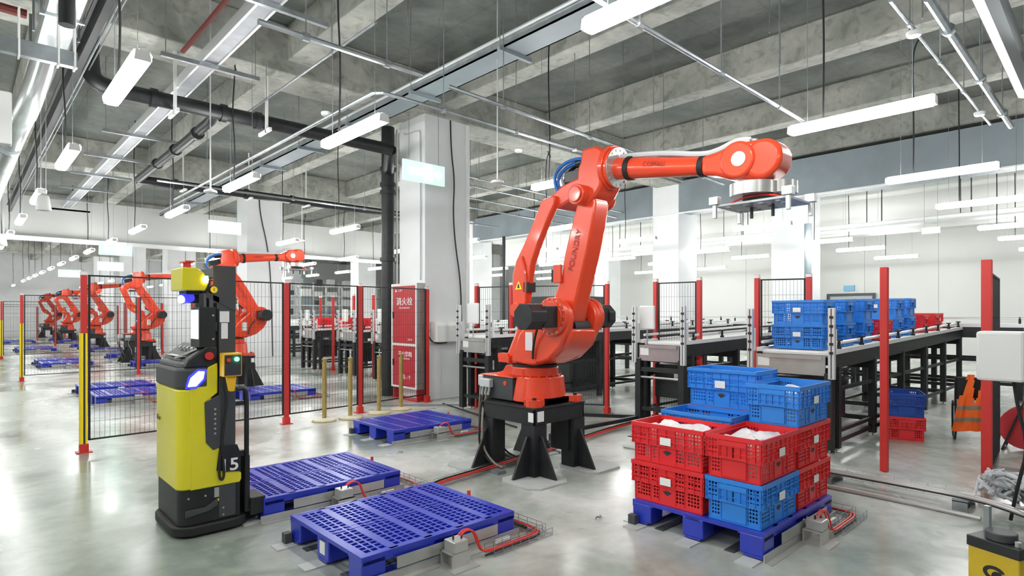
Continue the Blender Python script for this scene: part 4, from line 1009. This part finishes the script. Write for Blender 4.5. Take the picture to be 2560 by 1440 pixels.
for k, (ya, yb, z) in enumerate([(10.1, 10.6, 4.6), (10.4, 10.9, 4.5), (10.9, 11.3, 4.35), (11.2, 11.6, 4.2)]):
    cond([(7.3, ya, z), (14.5, yb, z)], .022, 'steel conduit in the bundle behind the robot elbow, number %s from the top' % ('one', 'two', 'three', 'four')[k], rods=3, group='bundle of conduits behind the robot elbow')
t = cond([(2.2, -3, 5.1), (2.18, 6.3, 5.1), (2.18, 8.8, 5.1)], .03, 'dark red pipe running lengthwise close to the ceiling', 'redpipe', 'pipe', group=None, name='sprinkler_pipe')
t = cond([(-1.5, 8.2, 4.85), (.52, 8.2, 4.80)], .05, 'rusty pipe end in the upper corner by the big duct', 'redpipe', 'pipe', group=None, name='rusty_pipe')
# junction boxes of the lights
for x, y, z, l in ((5.95, 1.34, 3.97, 'white junction box on the thin conduit above the brightest lamp'), (8.9, 1.34, 3.97, 'white junction box on the thin conduit over the conveyor lamp'), (3.3, 6.9, 4.05, 'white junction box near the girder before the big pillar by the fire cabinet'), (6.3, 6.6, 4.1, 'white junction box above the robot elbow')):
    t = MB().lathe([(.05, -.02), (.06, 0), (.06, .02), (.04, .03)], 16, (0, 0, 0)).build('junction_box', 'white', smooth=True, loc=(x, y, z)); tag(t, l, 'junction box', 'white junction boxes')
# big ventilation duct and dark channel over the aisle
r = service('ventilation_duct', 'large shiny galvanised duct over the aisle in the upper corner', 'duct')
MB().box(.58, .90, -5, 8.45, 4.52, 4.92).build('duct', 'ductm', r, bev=.03)
for k in range(11): MB().box(.56, .92, -3.5 + k * 1.2, -3.46 + k * 1.2, 4.50, 4.94).build('flange', 'galv', r)
MB().tube([(.74, 8.35, 4.72), (.74, 8.6, 4.7), (.68, 8.75, 4.4), (.58, 8.9, 4.0), (.5, 9.3, 3.85), (.42, 21.5, 3.85)], .12, 14).build('duct_elbow', 'ductm', r, smooth=True)
MB().cyl((.47, 10.4, 3.85), (.47, 10.46, 3.85), .14, 16).build('elbow_collar', 'galv', r)
for y in (1, 4, 7.8): MB().box(.54, .56, y, y + .03, 4.5, ztop(.55, y)).box(.92, .94, y, y + .03, 4.5, ztop(.93, y)).build('hanger', 'galv', r)
t = MB().box(.98, 1.05, -5, 21.8, 4.46, 4.64).box(.95, 1.07, -5, 21.8, 4.64, 4.66).build('steel_channel', 'black'); tag(t, 'dark steel channel running beside the large duct', 'channel')
t = MB().cyl((1.14, -5, 4.6), (1.10, 21.7, 4.6), .012, 6).build('steel_conduit', 'galv', smooth=True); tag(t, 'thin conduit running beside the dark steel channel', 'conduit')
t = MB().cyl((1.2, -5, 4.7), (1.2, 21.7, 4.7), .008, 6).build('steel_conduit', 'galv', smooth=True); tag(t, 'thinner wire like conduit just beyond the dark steel channel', 'conduit')
t = empty('strut_channel', (0, 0, 0)); tag(t, 'grey horizontal strut crossing below the large duct', 'strut')
MB().box(-2.5, .86, 7.30, 7.38, 4.05, 4.20).build('channel', 'galv', t)
for x in (.40, .70, .83): MB().box(x, x + .015, 7.28, 7.40, 4.03, 4.5 if x < .8 else 4.9).build('hanger', 'white', t)
t = MB().cyl((.55, 5.2, 3.62), (.55, 5.2, ztop(.55, 5.2)), .05, 12).build('drop_pipe', 'black', smooth=True); tag(t, 'short dark vertical pipe in front of the shiny duct', 'pipe')
t = empty('hanging_box', (.36, 7.45, 3.2)); tag(t, 'pale box hanging at the edge of the view below the duct', 'hanging box')
MB().box(-.8, 0, -.06, .06, 0, .50).build('panel', 'white', t, bev=.01); MB().cyl((-.1, 0, .5), (-.1, 0, .86), .01, 6).build('hanging_rod', 'galv', t)
# small hanging sensors
for x, y, z, l in ((4.89, 5.5, 3.2, 'white sensor hung on a thin rod beside the big pillar by the fire cabinet'), (2.45, 8.55, 3.2, 'white sensor hung on a rod before the second black pipe'), (6.6, 15.2, 3.5, 'white sensor hung by the second white pillar')):
    t = empty('hanging_sensor', (x, y, z)); tag(t, l, 'sensor', 'white sensors on thin rods')
    MB().lathe([(.06, 0), (.085, .01), (.08, .035), (.02, .06)], 18).build('body', 'white', t, smooth=True); MB().cyl((0, 0, .05), (0, 0, ztop(x, y) - z), .009, 6).build('rod', 'alu', t)
for x, y, z, l in ((.92, 11.4, 3.15, 'first'), (.7, 18.0, 3.15, 'second')):
    t = empty('aisle_beacon', (x, y, z)); tag(t, 'white bell shaped beacon over the aisle, %s from the camera' % l, 'beacon', 'white beacons over the aisle')
    MB().lathe([(.09, 0), (.10, .03), (.07, .22), (.02, .26)], 16).build('body', 'white', t, smooth=True)
    for q in (-.03, .03): MB().cyl((q, 0, .25), (q, 0, ztop(x, y) - z), .005, 5).build('rod', 'alu', t)
# short hanging rods left in the slab
for i, (x, y, z) in enumerate([(5.9, 4.6, 5.2), (7.4, 3.2, 5.1), (8.2, 3.4, 5.0), (3.2, 4.4, 5.3), (4.1, 6.3, 5.2), (7.9, 1.7, 4.9), (9.1, 2.1, 4.8)]):
    t = MB().cyl((x, y, z), (x, y, ztop(x, y)), .008, 6).build('hanging_rod', 'galv'); tag(t, 'loose threaded rod hanging from the slab between the concrete beams', 'rod', 'loose rods hanging from the slab')
# services of the annex
r = service('air_pipe', 'white horizontal pipe under the soffit of the annex', 'pipe', None)
MB().cyl((17.5, -2, 3.95), (17.5, 16, 3.95), .05, 10).build('pipe', 'white', r, smooth=True)
for k in range(9): MB().cyl((17.5, -1 + 2 * k, 3.95), (17.5, -1 + 2 * k, 5.05), .012, 6).build('hanger', 'dgrey', r)
r = service('bus_duct', 'pale flat duct crossing the annex in front of the white wall', 'duct', None)
MB().box(18.6, 19.1, -3, 18, 4.0, 4.12).build('duct', 'white', r)
for k in range(9): MB().cyl((18.8, -1 + 2 * k, 4.1), (18.8, -1 + 2 * k, 5.05), .015, 6).build('hanger', 'dgrey', r)
t = MB().cyl((14.45, 9.9 + 6.0, 0), (14.45, 15.9, 4.4), .06, 12).build('steel_pipe', 'black', smooth=True); tag(t, 'black vertical pipe behind the robot, below the bulkhead corner', 'pipe')
t = MB().cyl((16.6, 6.15, 0), (16.6, 6.15, 4.0), .09, 12).build('downpipe', 'bulk', smooth=True); tag(t, 'grey vertical pipe on the white wall above the mesh gate', 'pipe')
struct(MB().box(17.0, 17.9, 6.3, 7.3, 0, 5.05).build('pillar_annex', 'pillar'), 'white pillar in the annex')
# racks far beyond the second cell
for k in range(4):
    r = empty('storage_rack', (9.0 + k * 2.6, 33 + .0 * k, 0)); tag(r, 'tall white storage rack far beyond the robots, %s from the aisle' % ords[k], 'storage rack', 'white storage racks far away')
    for i in range(4): MB().box(i * .8 - .04, i * .8 + .04, -.04, .04, 0, 3.4).build('upright', 'white', r)
    for j in range(6): MB().box(0, 2.4, -.3, .3, .4 + j * .55, .45 + j * .55).build('shelf', 'alu', r)
    for j in range(6):
        rnd = random.Random(k * 10 + j)
        for i in range(3): MB().box(.1 + i * .8, .1 + i * .8 + rnd.uniform(.3, .55), -.25, .2, .45 + j * .55, .45 + j * .55 + rnd.uniform(.2, .42)).build('bin', rnd.choice(['bulk', 'white', 'paper', 'dgrey']), r)

# ================================================================ yellow forklift robot
A = empty('automated_forklift', (1.30, 4.90, 0)); tag(A, 'yellow and black driverless forklift with lit blue and green lights', 'forklift')
def rrect(x0, x1, y0, y1, r, n=6, corners=(1, 1, 1, 1)):
    P = []
    for (cx, cy, a0), on in zip(((x0 + r, y0 + r, 180), (x1 - r, y0 + r, 270), (x1 - r, y1 - r, 0), (x0 + r, y1 - r, 90)), corners):
        if on: P += [(cx + r * math.cos(math.radians(a0 + 90 * i / n)), cy + r * math.sin(math.radians(a0 + 90 * i / n))) for i in range(n + 1)]
        else: P.append((cx - r if a0 in (180, 90) else cx + r, cy - r if a0 in (180, 270) else cy + r))
    return P
sk = MB().prism(rrect(-.225, .30, -.35, .34, .15), .015, .085, 'z').build('bumper_skirt', 'rubber', A, smooth=True, bev=.012)
MB().prism(rrect(-.19, .22, -.315, .325, .07, corners=(1, 0, 0, 1)), .085, .37, 'z').build('lower_body', 'black', A, smooth=True, bev=.006)
def shell():
    s = MB(); rows_ = [(.33, -.20, .06), (.36, -.20, .06), (.8, -.195, .07), (.98, -.19, .08), (1.05, -.185, .09)]
    s.prism(rrect(-.20, .02, -.325, .335, .07, corners=(1, 0, 0, 1)), .34, 1.05, 'z')
    return s
sh = shell().build('yellow_shell', 'yellow', A, smooth=True, bev=.012)
for sy in (-1, 1):
    y0 = -.327 if sy < 0 else .30; y1 = -.29 if sy < 0 else .337
    MB().prism([(-.12, .335), (.215, .335), (.225, .36), (.225, .405), (.20, .425), (.12, .43), (.075, .46), (.075, .60), (.07, .66), (.0, .74), (-.02, .95), (.06, 1.01), (.06, 1.23), (.0, 1.20), (-.06, 1.13), (-.12, 1.05)], y0, y1, 'y').build('side_shell', 'yellow', A, smooth=True, bev=.008)
MB().box(.0, .07, -.30, .31, .70, 1.2).build('rear_filler', 'black', A)
MB().prism([(-.03, .95), (.08, 1.0), (.08, .62), (.03, .60), (-.02, .66)], -.335, -.326, 'y').build('side_recess', 'dgrey', A, bev=.004)
s = MB()
for k in range(6): s.cyl((.04, -.337, .72 + k * .035), (.04, -.334, .72 + k * .035), .008, 8)
s.build('recess_button', 'steel', A)
# grey head with blue light
s = MB(); s.prism(rrect(-.205, .0, -.33, .34, .08, corners=(1, 0, 0, 1)), 1.05, 1.20, 'z').prism(rrect(-.19, .0, -.31, .32, .07, corners=(1, 0, 0, 1)), 1.19, 1.24, 'z', inset_b=.85)
hd = s.build('grey_head', 'dgrey', A, smooth=True, bev=.02)
MB().prism([(-.14, 1.07), (-.085, 1.07), (-.04, 1.12), (-.03, 1.17), (-.07, 1.175), (-.12, 1.13)], -.341, -.329, 'y').build('blue_headlight', 'blueled', A, bev=.004)
MB().prism([(-.155, 1.055), (-.08, 1.055), (-.025, 1.11), (-.015, 1.185), (-.075, 1.19), (-.135, 1.14)], -.336, -.328, 'y').build('headlight_rim', 'blueglow', A, bev=.003)
c_ = MB().prism([(-.16, 1.20), (.06, 1.20), (.06, 1.34), (.0, 1.36), (-.13, 1.26)], -.32, .33, 'y').build('console', 'black', A, bev=.012)
s = MB().box(-.15, -.06, -.2, .2, 1.27, 1.275)
for k in range(4): s.cyl((-.06, -.18 + k * .1, 1.31), (-.075, -.18 + k * .1, 1.335), .014, 10)
s.bar((-.16, -.1, 1.26), (-.05, -.24, 1.33), .02, .015)
s.build('console_lever', 'steel', c_)
MB().cyl((-.0, -.33, 1.28), (-.0, -.35, 1.28), .028, 16).cyl((-.0, -.315, 1.28), (-.0, -.335, 1.28), .018, 12).build('emergency_button', 'redpost', A, smooth=True)
sc_ = MB().box(-.06, .05, -.32, -.10, 1.34, 1.63).build('display_case', 'black', A, bev=.006); MB().box(-.064, -.060, -.30, -.12, 1.40, 1.61).build('screen', 'screen', sc_)
MB().cyl((.03, -.323, 1.40), (.03, -.326, 1.40), .008, 8).cyl((.03, -.323, 1.57), (.03, -.326, 1.57), .008, 8).build('screw', 'steel', sc_)
# mast
MB().box(.07, .185, -.32, -.27, .10, 1.93).build('mast_channel', 'dgrey', A, bev=.004)
MB().box(.07, .185, .27, .32, .10, 1.93).build('mast_channel', 'dgrey', A, bev=.004)
MB().prism([(-.015, 1.74), (.07, 1.70), (.07, 1.93), (.185, 1.93), (.185, 1.60), (.07, 1.66), (-.015, 1.70)], -.325, -.315, 'y').box(.03, .07, -.325, -.315, 1.66, 1.93).build('mast_plate', 'dgrey', A)
for z in (.5, 1.0, 1.45, 1.86): MB().box(.10, .16, -.27, .27, z, z + .07).build('mast_crossbar', 'dgrey', A)
MB().box(.09, .15, -.12, -.02, .15, 1.8).box(.09, .15, .05, .12, .15, 1.8).build('lift_cylinder', 'black', A)
MB().prism([(.05, .45), (.07, .62), (.19, .62), (.215, .55), (.215, .42), (.12, .435)], -.338, -.322, 'y').build('side_cover', 'black', A)
MB().box(.075, .14, -.3225, -.320, 1.52, 1.60).build('sticker', 'paper', A); MB().box(.085, .13, -.3225, -.320, 1.40, 1.515).build('sticker', 'paper', A)
tt = MB().cyl((.035, -.3255, 1.755), (.035, -.3275, 1.755), .024, 20).build('round_sticker', 'warn', A); MB().box(.033, .037, -.3285, -.3275, 1.745, 1.77).build('sticker_mark', 'ink', tt)
text('15', 'lettering', .125, 'whiteink', A, (.135, -.3395, .475), RX, sx=1.1, bold=.002)
MB().tube([(.10, -.34, 1.06), (.12, -.345, .95), (.10, -.345, .8), (.08, -.345, .62), (.10, -.35, .42), (.08, -.35, .37), (.06, -.345, .42), (.075, -.345, .6)], .009, 6).build('coiled_cable', 'rubber', A, smooth=True)
# hand control box
h = MB().box(.065, .195, -.43, -.345, 1.13, 1.30).build('hand_control', 'amberbox', A, bev=.008)
h.rotation_euler = (0, 0, 0)
MB().box(.075, .187, -.433, -.429, 1.14, 1.285).build('control_face', 'ink', h)
MB().cyl((.10, -.434, 1.25), (.10, -.445, 1.25), .014, 14).build('red_button', 'red', h, smooth=True)
MB().cyl((.155, -.434, 1.255), (.155, -.445, 1.255), .016, 14).build('green_light', 'greenled', h, smooth=True)
MB().prism([(.095, 1.13), (.165, 1.13), (.15, 1.02), (.115, 1.02)], -.41, -.37, 'y').build('grip', 'amberbox', h, bev=.006)
# yellow scanner hood on top
y_ = MB().prism([(-.18, 1.745), (-.03, 1.745), (-.01, 1.79), (-.035, 1.87), (-.08, 1.905), (-.18, 1.905)], -.35, -.06, 'y').build('scanner_hood', 'yellow', A, smooth=True, bev=.008)
MB().box(-.14, -.05, -.30, -.12, 1.72, 1.745).box(-.03, .07, -.28, -.2, 1.73, 1.78).build('hood_bracket', 'black', y_)
for q in (-.30, -.24, -.18): MB().cyl((-.12, q, 1.905), (-.12, q, 1.945), .012, 8).build('beacon_post', 'redpost', y_)
MB().box(-.15, -.09, -.33, -.15, 1.945, 1.955).build('beacon_cap', 'red', y_)
MB().cyl((-.03, -.355, 1.825), (-.03, -.348, 1.825), .022, 14).box(-.045, -.012, -.356, -.35, 1.80, 1.85).build('amber_light', 'amber', y_)
l = MB().cyl((-.15, -.22, 1.685), (-.08, -.18, 1.70), .036, 16).build('blue_spotlight', 'blueglow', A, smooth=True)
MB().cyl((-.156, -.223, 1.684), (-.149, -.219, 1.685), .028, 16).build('spotlight_lens', 'blueled', l); MB().box(-.12, -.03, -.2, -.1, 1.66, 1.735).build('spotlight_bracket', 'black', l)
# rear guard and forks
MB().tube([(.20, -.30, 1.02), (.25, -.30, 1.03), (.27, -.30, .98), (.27, -.30, .7), (.27, -.30, .12)], .018, 8).build('rear_guard', 'black', A, smooth=True)
MB().box(.255, .29, -.31, .33, .10, .52).box(.19, .26, -.30, -.26, .52, .56).box(.19, .26, -.30, -.26, .90, .93).build('fork_carriage', 'black', A)
for q in (-.06, .36): MB().box(.27, 1.45, q - .065, q + .065, .045, .095).box(.27, .31, q - .065, q + .065, .05, .4).build('fork', 'black', A, bev=.006)
MB().box(.29, .40, -.33, -.10, .07, .20).build('fork_sensor_box', 'black', A, bev=.006)
MB().box(.04, .14, -.3185, -.3155, .255, .325).build('rating_plate', 'steel', A); MB().box(.055, .12, -.3185, -.3155, .225, .243).build('sticker', 'warn', A)
s = MB()
for q in ((-.13, .17), (-.13, .28), (-.02, .28), (.10, .12), (.10, .17)): s.cyl((q[0], -.316, q[1]), (q[0], -.322, q[1]), .007, 8)
s.build('screw', 'steel', A)
MB().prism([(-.15, .20), (-.02, .20), (.06, .25), (.06, .20), (0, .17), (-.15, .15)], -.33, -.316, 'y').build('side_scanner', 'dgrey', A, bev=.003)
text('ilber', 'lettering', .055, 'olive', A, (-.2025, .20, .80), RXL, bold=.001)
for q in ((-.05, -.2), (-.05, .2), (.15, 0)): MB().cyl((q[0], q[1] - .02, .05), (q[0], q[1] + .02, .05), .05, 16).build('wheel', 'rubber', A)

# ================================================================ right side objects
t = empty('floor_scanner', (3.18, .52, 0), math.atan2(-.176, -.065)); tag(t, 'ochre yellow floor standing scanner box with a black cap and dark mark', 'scanner box')
# local +x runs along the front face, +y is away from the camera
MB().box(0, .19, 0, .12, 0, .585).build('body', 'oyellow', t, bev=.006)
MB().box(-.004, .194, -.004, .124, .585, .63).build('cap', 'black', t, bev=.004)
MB().cyl((.095, .06, .63), (.095, .06, .665), .055, 28).build('dial', 'dgrey', t, smooth=True, bev=.004)
MB().cyl((.17, .03, .63), (.17, .03, .65), .012, 6).cyl((.02, .1, .63), (.02, .1, .645), .01, 6).build('cap_bolt', 'steel', t)
MB().box(-.0, .022, .11, .13, .58, .74).build('support_plate', 'galv', t)
mk = MB()
pts = [(.10 + .042 * math.cos(a), .50 + .030 * math.sin(a)) for a in [math.radians(20 + i * 20) for i in range(13)]] + [(.10 + .026 * math.cos(a), .50 + .016 * math.sin(a)) for a in [math.radians(260 - i * 20) for i in range(13)]]
mk.prism(pts, -.0012, -.0002, 'y').cyl((.112, -.0012, .488), (.112, -.0002, .488), .022, 20)
mk.build('printed_mark', 'black', t)
text('TZ', 'lettering', .06, 'black', t, (.1, -.0012, .42), RX, bold=.001)
r = empty('junction_cabinet', (5.62, .74, 0)); tag(r, 'white cabinet fixed to a galvanised post near the picture edge', 'cabinet')
MB().box(0, .20, -.15, .13, 1.08, 1.45).build('body', 'white', r, bev=.02)
p = MB().box(.08, .13, -.22, -.17, 0, 2.0).build('post', 'galv', r); MB().box(.05, .16, -.24, -.14, 0, .012).build('base_plate', 'galv', p)
MB().box(.06, .09, -.20, -.14, 1.22, 1.28).box(.06, .09, -.20, -.14, 1.10, 1.13).build('clamp', 'galv', r)
MB().tube([(.1, -.08, 1.08), (.1, -.1, .9), (.12, -.16, .6), (.1, -.1, .3), (.2, -.05, .02)], .012, 8).build('cable', 'rubber', r, smooth=True)
# chair with vest
r = empty('chair', (9.30, 1.45, 0), .25); tag(r, 'black metal chair with an orange vest over its back', 'chair')
MB().box(-.2, .22, -.22, .22, .42, .46).build('seat', 'rubber', r, bev=.015)
MB().box(-.235, -.20, -.2, .2, .52, .80).build('backrest', 'rubber', r, bev=.012)
for q in (-.21, .21):
    MB().tube([(-.22, q, .80), (-.21, q, .42), (-.27, q, .02), (.2, q, .02), (.2, q, .42)], .012, 8, it=1).build('leg_frame', 'black', r, smooth=True)
def vest():
    s = MB(); n, m = 20, 22; vs = []; fs = []; cells = {}
    def P(i, j, off):
        u = i / n; v = j / m; z = .84 - .66 * v; y = (u - .5) * (.24 + .24 * v) + .05 * (v - .5); fold = .018 * math.sin(u * 17 + v * 3) + .010 * math.sin(u * 31 - v * 5)
        x = -.275 - .03 * math.sin(v * 3.1) + fold * (0.3 + v) + off
        return (x, y + .02 * math.sin(v * 4), z - .05 * u * v)
    def solid(i, j):
        u = (i + .5) / n; v = (j + .5) / m
        if v < .50 and abs(u - .52) < .16 * (1 - v / .5) + .02: return False   # neck opening
        if .10 < v < .36 and (u < .10 or u > .90): return False
        return True
    for side in (0, 1):
        for i in range(n + 1):
            for j in range(m + 1): vs.append(P(i, j, side * -.008))
    g = lambda i, j: 0 <= i < n and 0 <= j < m and solid(i, j)
    I = lambda i, j, k: k * (n + 1) * (m + 1) + i * (m + 1) + j
    for i in range(n):
        for j in range(m):
            if not solid(i, j): continue
            fs.append((I(i, j, 0), I(i + 1, j, 0), I(i + 1, j + 1, 0), I(i, j + 1, 0))); fs.append((I(i, j, 1), I(i, j + 1, 1), I(i + 1, j + 1, 1), I(i + 1, j, 1)))
            for (a, b, c, d) in ((i - 1, j, (i, j), (i, j + 1)), (i + 1, j, (i + 1, j + 1), (i + 1, j)), (i, j - 1, (i + 1, j), (i, j)), (i, j + 1, (i, j + 1), (i + 1, j + 1))):
                if not g(a, b): fs.append((I(*c, 0), I(*d, 0), I(*d, 1), I(*c, 1)))
    s._a(vs, fs); return s, P
s, P = vest(); v = empty('safety_vest', (9.30, 1.45, 0), .25); tag(v, 'orange safety vest with grey bands, hanging over the black chair', 'vest')
s.build('fabric', 'orange', v, smooth=True)
for v0 in (.55, .76):
    s = MB(); vs = []; fs = []
    for i in range(21):
        a = P(i, v0 * 22, -.011); b = P(i, (v0 + .07) * 22, -.011); a2 = P(i, v0 * 22, -.006); b2 = P(i, (v0 + .07) * 22, -.006); vs += [a, b, b2, a2]
    for i in range(20):
        k = 4 * i; fs += [(k, k + 4, k + 5, k + 1), (k + 1, k + 5, k + 6, k + 2), (k + 2, k + 6, k + 7, k + 3), (k + 3, k + 7, k + 4, k)]
    s._a(vs, fs); s.build('reflective_band', 'vstripe', v, smooth=True)
r = empty('hose_reel', (8.95, .92, 0)); tag(r, 'red reel with black frame on the floor behind the white cabinet', 'hose reel')
MB().lathe([(.05, -.13), (.24, -.12), (.24, -.10), (.12, -.08), (.12, .08), (.24, .10), (.24, .12), (.05, .13)], 28).build('drum', 'redcab', r, smooth=True).rotation_euler = (0, math.pi / 2, 0)
r.children[0].location = (0, 0, .28)
MB().bar((-.15, -.2, .02), (-.15, 0, .6), .02).bar((-.15, .2, .02), (-.15, 0, .6), .02).bar((.15, -.2, .02), (.15, 0, .6), .02).bar((.15, .2, .02), (.15, 0, .6), .02).box(-.16, .16, -.21, -.19, .01, .03).box(-.16, .16, .19, .21, .01, .03).build('frame', 'black', r)
t = empty('waste_bin', (9.2, .62, .0)); tag(t, 'black bin standing beyond the red reel', 'bin')
MB().lathe([(.12, 0), (.17, .78), (.18, .78), (.18, .80), (.165, .80), (.115, .02)], 20).build('body', 'rubber', t, smooth=True)
# floor trays and pipes on the right
def floor_run(label, pts, parts, group=None):
    r = empty('floor_pipe_run'); tag(r, label, 'pipe run', group)
    for off, rad, m in parts:
        MB().tube([(x + off[0], y + off[1], z + off[2]) for x, y, z in pts], rad, 8, it=2).build('pipe', m, r, smooth=True)
    return r
floor_run('pair of steel pipes on low brackets, running from the crate stack to the scanner box', [(5.87, 4.2, .12), (5.87, 2.2, .12), (5.87, 1.1, .12), (5.80, .8, .12), (5.55, .5, .12)], [((0, 0, 0), .018, 'steel'), ((.06, 0, 0), .018, 'steel'), ((-.05, 0, .004), .007, 'rubber')], 'floor pipes by the crate conveyor')
floor_run('single steel pipe lying on the floor between crate stack and scanner box', [(5.73, 4.2, .02), (5.75, 1.5, .02), (5.69, .85, .02)], [((0, 0, 0), .018, 'steel')], 'floor pipes by the crate conveyor')
r = empty('wire_cable_tray'); tag(r, 'wire basket tray beside the steel pipes beyond the loaded pallet', 'wire tray')
s = MB(); wire_mesh(s, (6.06, 4.2, .05), (6.06, .9, .05), .16, .07, 26); s.build('basket', 'alu', r)
for y in (1.0, 2.0, 3.0): MB().box(5.75, 6.16, y - .03, y + .03, 0, .006).box(5.80, 5.805, y - .05, y + .05, 0, .11).box(6.12, 6.125, y - .05, y + .05, 0, .09).box(5.8, 6.125, y - .05, y + .05, .085, .092).build('bracket', 'galv', r)
for k in range(3): MB().tube([(6.02 + .03 * k, 4.2, .075), (6.03 + .03 * k, 2.5, .08), (6.02 + .03 * k, .95, .075), (6.1, .7, .05), (6.3, .5 + .05 * k, .02)], .009, 6).build('cable', 'rubber' if k else 'hosegrey', r, smooth=True)
r = empty('cable_heap', (6.35, .80, 0)); tag(r, 'tangled heap of grey cables and plastic at the foot of the galvanised post', 'cables', kind='stuff')
rnd = random.Random(4); s = MB()
for k in range(16):
    p = [(rnd.uniform(-.25, .25), rnd.uniform(-.2, .2), rnd.uniform(.02, .28)) for _ in range(6)]; s.tube(p, rnd.choice([.008, .012, .02]), 6)
s.build('tangle', 'hosegrey', r, smooth=True)['kind'] = 'stuff'
# red hoses to the robot pedestal
r = empty('hose_bundle'); tag(r, 'red hoses and black cables along the floor from the pallets under the robot', 'hoses')
path = [(3.02, 3.0), (3.05, 4.2), (3.15, 4.37), (3.59, 4.41), (4.29, 4.53), (5.07, 4.61), (6.3, 4.85), (7.4, 4.95)]
for k, m in enumerate(('hosered', 'hosered', 'rubber', 'rubber')): MB().tube([(x - .02 * k * (y < 4.3), y + .02 * k, .04 + .01 * (k % 2)) for x, y in path], .007 if k < 2 else .009, 6).build('hose', m, r, smooth=True)
s = MB(); wire_mesh(s, (3.2, 4.42, 0), (5.6, 4.72, 0), .12, .05, 18); s.build('wire_tray', 'galv', r)
for x, y in ((3.9, 4.42), (5.0, 4.6)): MB().box(x - .05, x + .05, y - .1, y + .1, 0, .03).build('bracket', 'galv', r)
r = empty('cable_bundle'); tag(r, 'thick black cable bundle on the floor behind the robot pedestal', 'cables')
for k in range(5): MB().tube([(4.7, 4.75 + .03 * k, .12), (5.1, 4.8 + .03 * k, .03), (5.7, 4.9 + .025 * k, .03), (6.1, 5.2 + .03 * k, .05), (6.5, 6.2 + .03 * k, .03), (6.5, 7.4, .03)], .013, 6).build('cable', 'rubber', r, smooth=True)
# hoses behind the second cell and long floor conduits by the fence
for i, (a, b, l) in enumerate([((5.2, 8.95, .02), (7.6, 6.9, .02), 'thin steel conduit on the floor between fire cabinet and conveyor'), ((6.15, 8.35, .02), (5.6, 5.9, .02), 'thin black conduit on the floor behind the pallet by the stanchions')]):
    t = MB().cyl(a, b, .012, 6).build('floor_conduit', 'galv' if i == 0 else 'rubber', smooth=True); tag(t, l, 'conduit', 'thin conduits on the floor')
# little scraps on the floor
for i, (x, y, l) in enumerate([(3.55, 2.86, 'small bent metal scrap on the floor before the robot pedestal'), (3.6, 5.75, 'small metal scrap on the floor before the pallet by the stanchions')]):
    t = MB().tube([(x, y, .012), (x + .03, y + .02, .02), (x + .06, y, .012), (x + .09, y + .03, .015)], .006, 6).build('metal_scrap', 'galv', smooth=True); tag(t, l, 'scrap')
